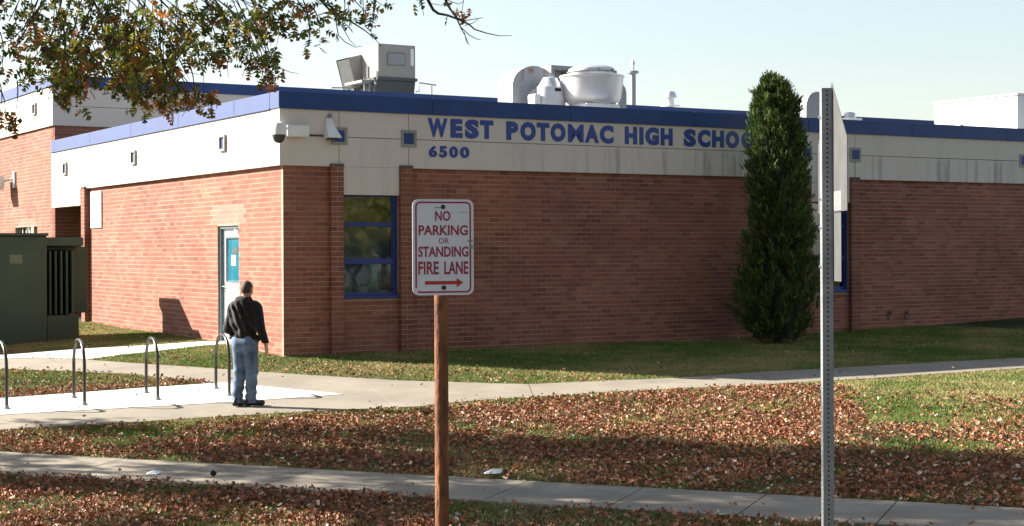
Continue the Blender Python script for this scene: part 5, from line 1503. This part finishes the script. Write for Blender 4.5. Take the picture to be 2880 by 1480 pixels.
def leaf_density(x, y, X, Y):
    d = np.full(X.shape, .035)
    nz = vnoise(X, Y, .75); nz2 = vnoise(X + 5, Y - 3, 2.0)
    # strip between street sidewalk and upper path
    w_ = RN[0] * X + RN[1] * Y
    strip = (w_ > SW1 - .05)
    lower = y > np.interp(x, [0, 400, 780, 1179, 1457, 1962, 2300, 2880], [1216, 1194, 1172, 1152, 1127, 1098, 1080, 1044])
    m = strip & lower
    nz3 = vnoise(X * 1.3 - 2, Y + 7, 4.5)
    heavy = np.clip(.48 + .60 * nz + .45 * nz2 + .40 * nz3, .04, 1)
    heavy = np.where((x > 1350) & (x < 2480) & (y < 1290), np.clip(.62 + .30 * nz + .45 * nz2 + .40 * nz3, .08, 1), heavy)
    edge = np.clip((y - np.interp(x, [0, 400, 780, 1179, 1457, 1962, 2300, 2880], [1210, 1188, 1165, 1146, 1121, 1093, 1075, 1038])) / np.interp(x, [0, 900, 1300, 1700], [30, 34, 26, 14]), 0, 1)
    d = np.where(m, heavy * (.10 + .90 * edge), d)
    right = m & (x > 2385 + (y - 1090) * .45 + 55 * nz2 + 45 * nz3) & (y < 1195)
    d = np.where(right, .05 + .22 * np.clip((x - 2640) / 240, 0, 1) * np.clip(.5 + nz, 0, 1), d)
    right2 = m & (x > 2440) & (y >= 1195)
    d = np.where(right2, np.clip(.45 + .6 * nz + .3 * nz2, .08, .95), d)
    verge = w_ < SW0 + .05
    d = np.where(verge & (x < 1250), np.clip(.70 + .6 * nz + .3 * nz2, .15, 1), d)
    d = np.where(verge & (x >= 1250), np.clip(.22 + .3 * nz, .05, 1), d)
    rackside = (y < 1130) & (x < 640) & (y > 1040)
    d = np.where(rackside, .10 + .55 * np.clip((y - (1124 - x * .068) + 26) / 22, 0, 1), d)
    shade = (x > 850) & (y < 1085)
    d = np.where(shade, .07, d)
    d = np.where((x < 300) & (y < 1010), .16, d)
    return d
def fallen(n, w0, w1):
    X, Y = sample(n, w0, w1, -26, 17)
    x, y, Z = pix(X, Y)
    k = rng.random(len(X)) < leaf_density(x, y, X, Y)
    return X[k], Y[k], Z[k]
Xa, Ya, Za = fallen(int(41 * 13.9 * 1400), 10.6, 24.5)
Xb, Yb_, Zb_ = fallen(int(41 * 20 * 120), 24.5, 44)
# strays blown on to the paving
Xc = rng.uniform(-9, 10, 3800); Yc = rng.uniform(13, 31, 3800); kk = paved(Xc, Yc) & (rng.random(3800) < .14); Xc = Xc[kk]; Yc = Yc[kk]; Zc = gnp(Xc, Yc) + .018
X = np.concatenate([Xa, Xb, Xc]); Y = np.concatenate([Ya, Yb_, Yc]); Z = np.concatenate([Za, Zb_, Zc])
n_ = len(X)
D = rng.normal(size=(n_, 3)) * np.array((1, 1, .28)); D /= np.linalg.norm(D, axis=1)[:, None]
LP = np.array([(.29, .122, .066), (.35, .172, .098), (.20, .082, .046), (.44, .25, .155), (.33, .112, .052), (.12, .056, .038), (.66, .52, .42), (.40, .150, .050)])
cols = LP[rng.choice(len(LP), n_, p=[.2, .2, .16, .12, .12, .1, .05, .05])] * rng.uniform(.75, 1.25, (n_, 1))
sz_ = .018 + .046 * rng.random(n_) ** 1.3
pos = np.stack([X - D[:, 0] * sz_ * .5, Y - D[:, 1] * sz_ * .5, Z + .012 + rng.random(n_) ** 1.5 * .05], 1)
def flat_spray(name, P, D, S, cols):
    n = len(P)
    up = np.array((0, 0, 1.0)) + rng.normal(size=(n, 3)) * .42
    A = np.cross(up, D); A /= np.linalg.norm(A, axis=1)[:, None] + 1e-9
    Bv = np.cross(D, A)
    T = np.array([(0, 0, .06), (.22, .12, .04), (.34, .46, .36), (.56, .16, .08), (.78, .44, .40), (1.08, 0, .24), (.74, -.42, .34), (.56, -.15, .08), (.32, -.46, .32), (.22, -.12, .04), (.52, 0, -.03)])
    V = P[:, None, :] + S[:, None, None] * (T[None, :, 0:1] * D[:, None, :] + T[None, :, 1:2] * A[:, None, :] + T[None, :, 2:3] * Bv[:, None, :])
    TR = np.array([(i, 10, (i + 1) % 10) for i in range(10)])
    F = (np.arange(n)[:, None, None] * 11 + TR[None]).reshape(-1)
    return np_mesh(name, V.reshape(-1, 3), F, 3, np.repeat(cols, 11, axis=0))
link('fallen_leaves', flat_spray('fallen_leaves', pos, D, sz_, cols), M['litter'], kind='stuff', label='brown and russet oak leaves lying thick on the lawn', category='leaves')

# ------------------------------------------------------------------ small litter
pq = onground(1387, 1345)
m_ = MB(); m_.add([(-.09, -.05, .05), (.08, -.06, .06), (.10, .05, .09), (-.02, .08, .075), (-.10, .04, .055), (0, 0, .10)], [(0, 1, 5), (1, 2, 5), (2, 3, 5), (3, 4, 5), (4, 0, 5)])
o = m_.build('paper_scrap', M['paper']); o.location = (*pq, g(*pq)); o['label'] = 'crumpled white paper scrap among leaves right of the rusty post'; o['category'] = 'litter'
pq = onground(432, 1341)
m_ = MB(); m_.add([(-.07, -.04, .004), (.05, -.05, .006), (.09, .03, .03), (.0, .06, .02), (-.08, .03, .012), (0, 0, .045)], [(0, 1, 5), (1, 2, 5), (2, 3, 5), (3, 4, 5), (4, 0, 5)])
o = m_.build('paper_scrap', M['paper']); o.location = (*pq, g(*pq) + .025); o['label'] = 'small white scrap lying on the near sidewalk at left'; o['category'] = 'litter'
pq = onground(600, 1348)
t = thing('pine_cone', 'dark brown cone lying on the near sidewalk', 'cone', (*pq, g(*pq) + .025))
for k in range(7):
    m_ = MB(); r_ = (.018, .030, .036, .036, .030, .022, .012)[k]
    vs_ = [(r_ * math.cos(a + k * .4) * (1.15 if i % 2 else .8), r_ * math.sin(a + k * .4) * (1.15 if i % 2 else .8), .008 + k * .009 + (.010 if i % 2 else 0)) for i, a in enumerate(np.linspace(0, 2 * math.pi, 12, endpoint=False))]
    m_.add(vs_ + [(0, 0, .004 + k * .009), (0, 0, .016 + k * .009)], [(i, (i + 1) % 12, 13) for i in range(12)] + [((i + 1) % 12, i, 12) for i in range(12)])
    m_.build('scale_ring', M['bark'], t)
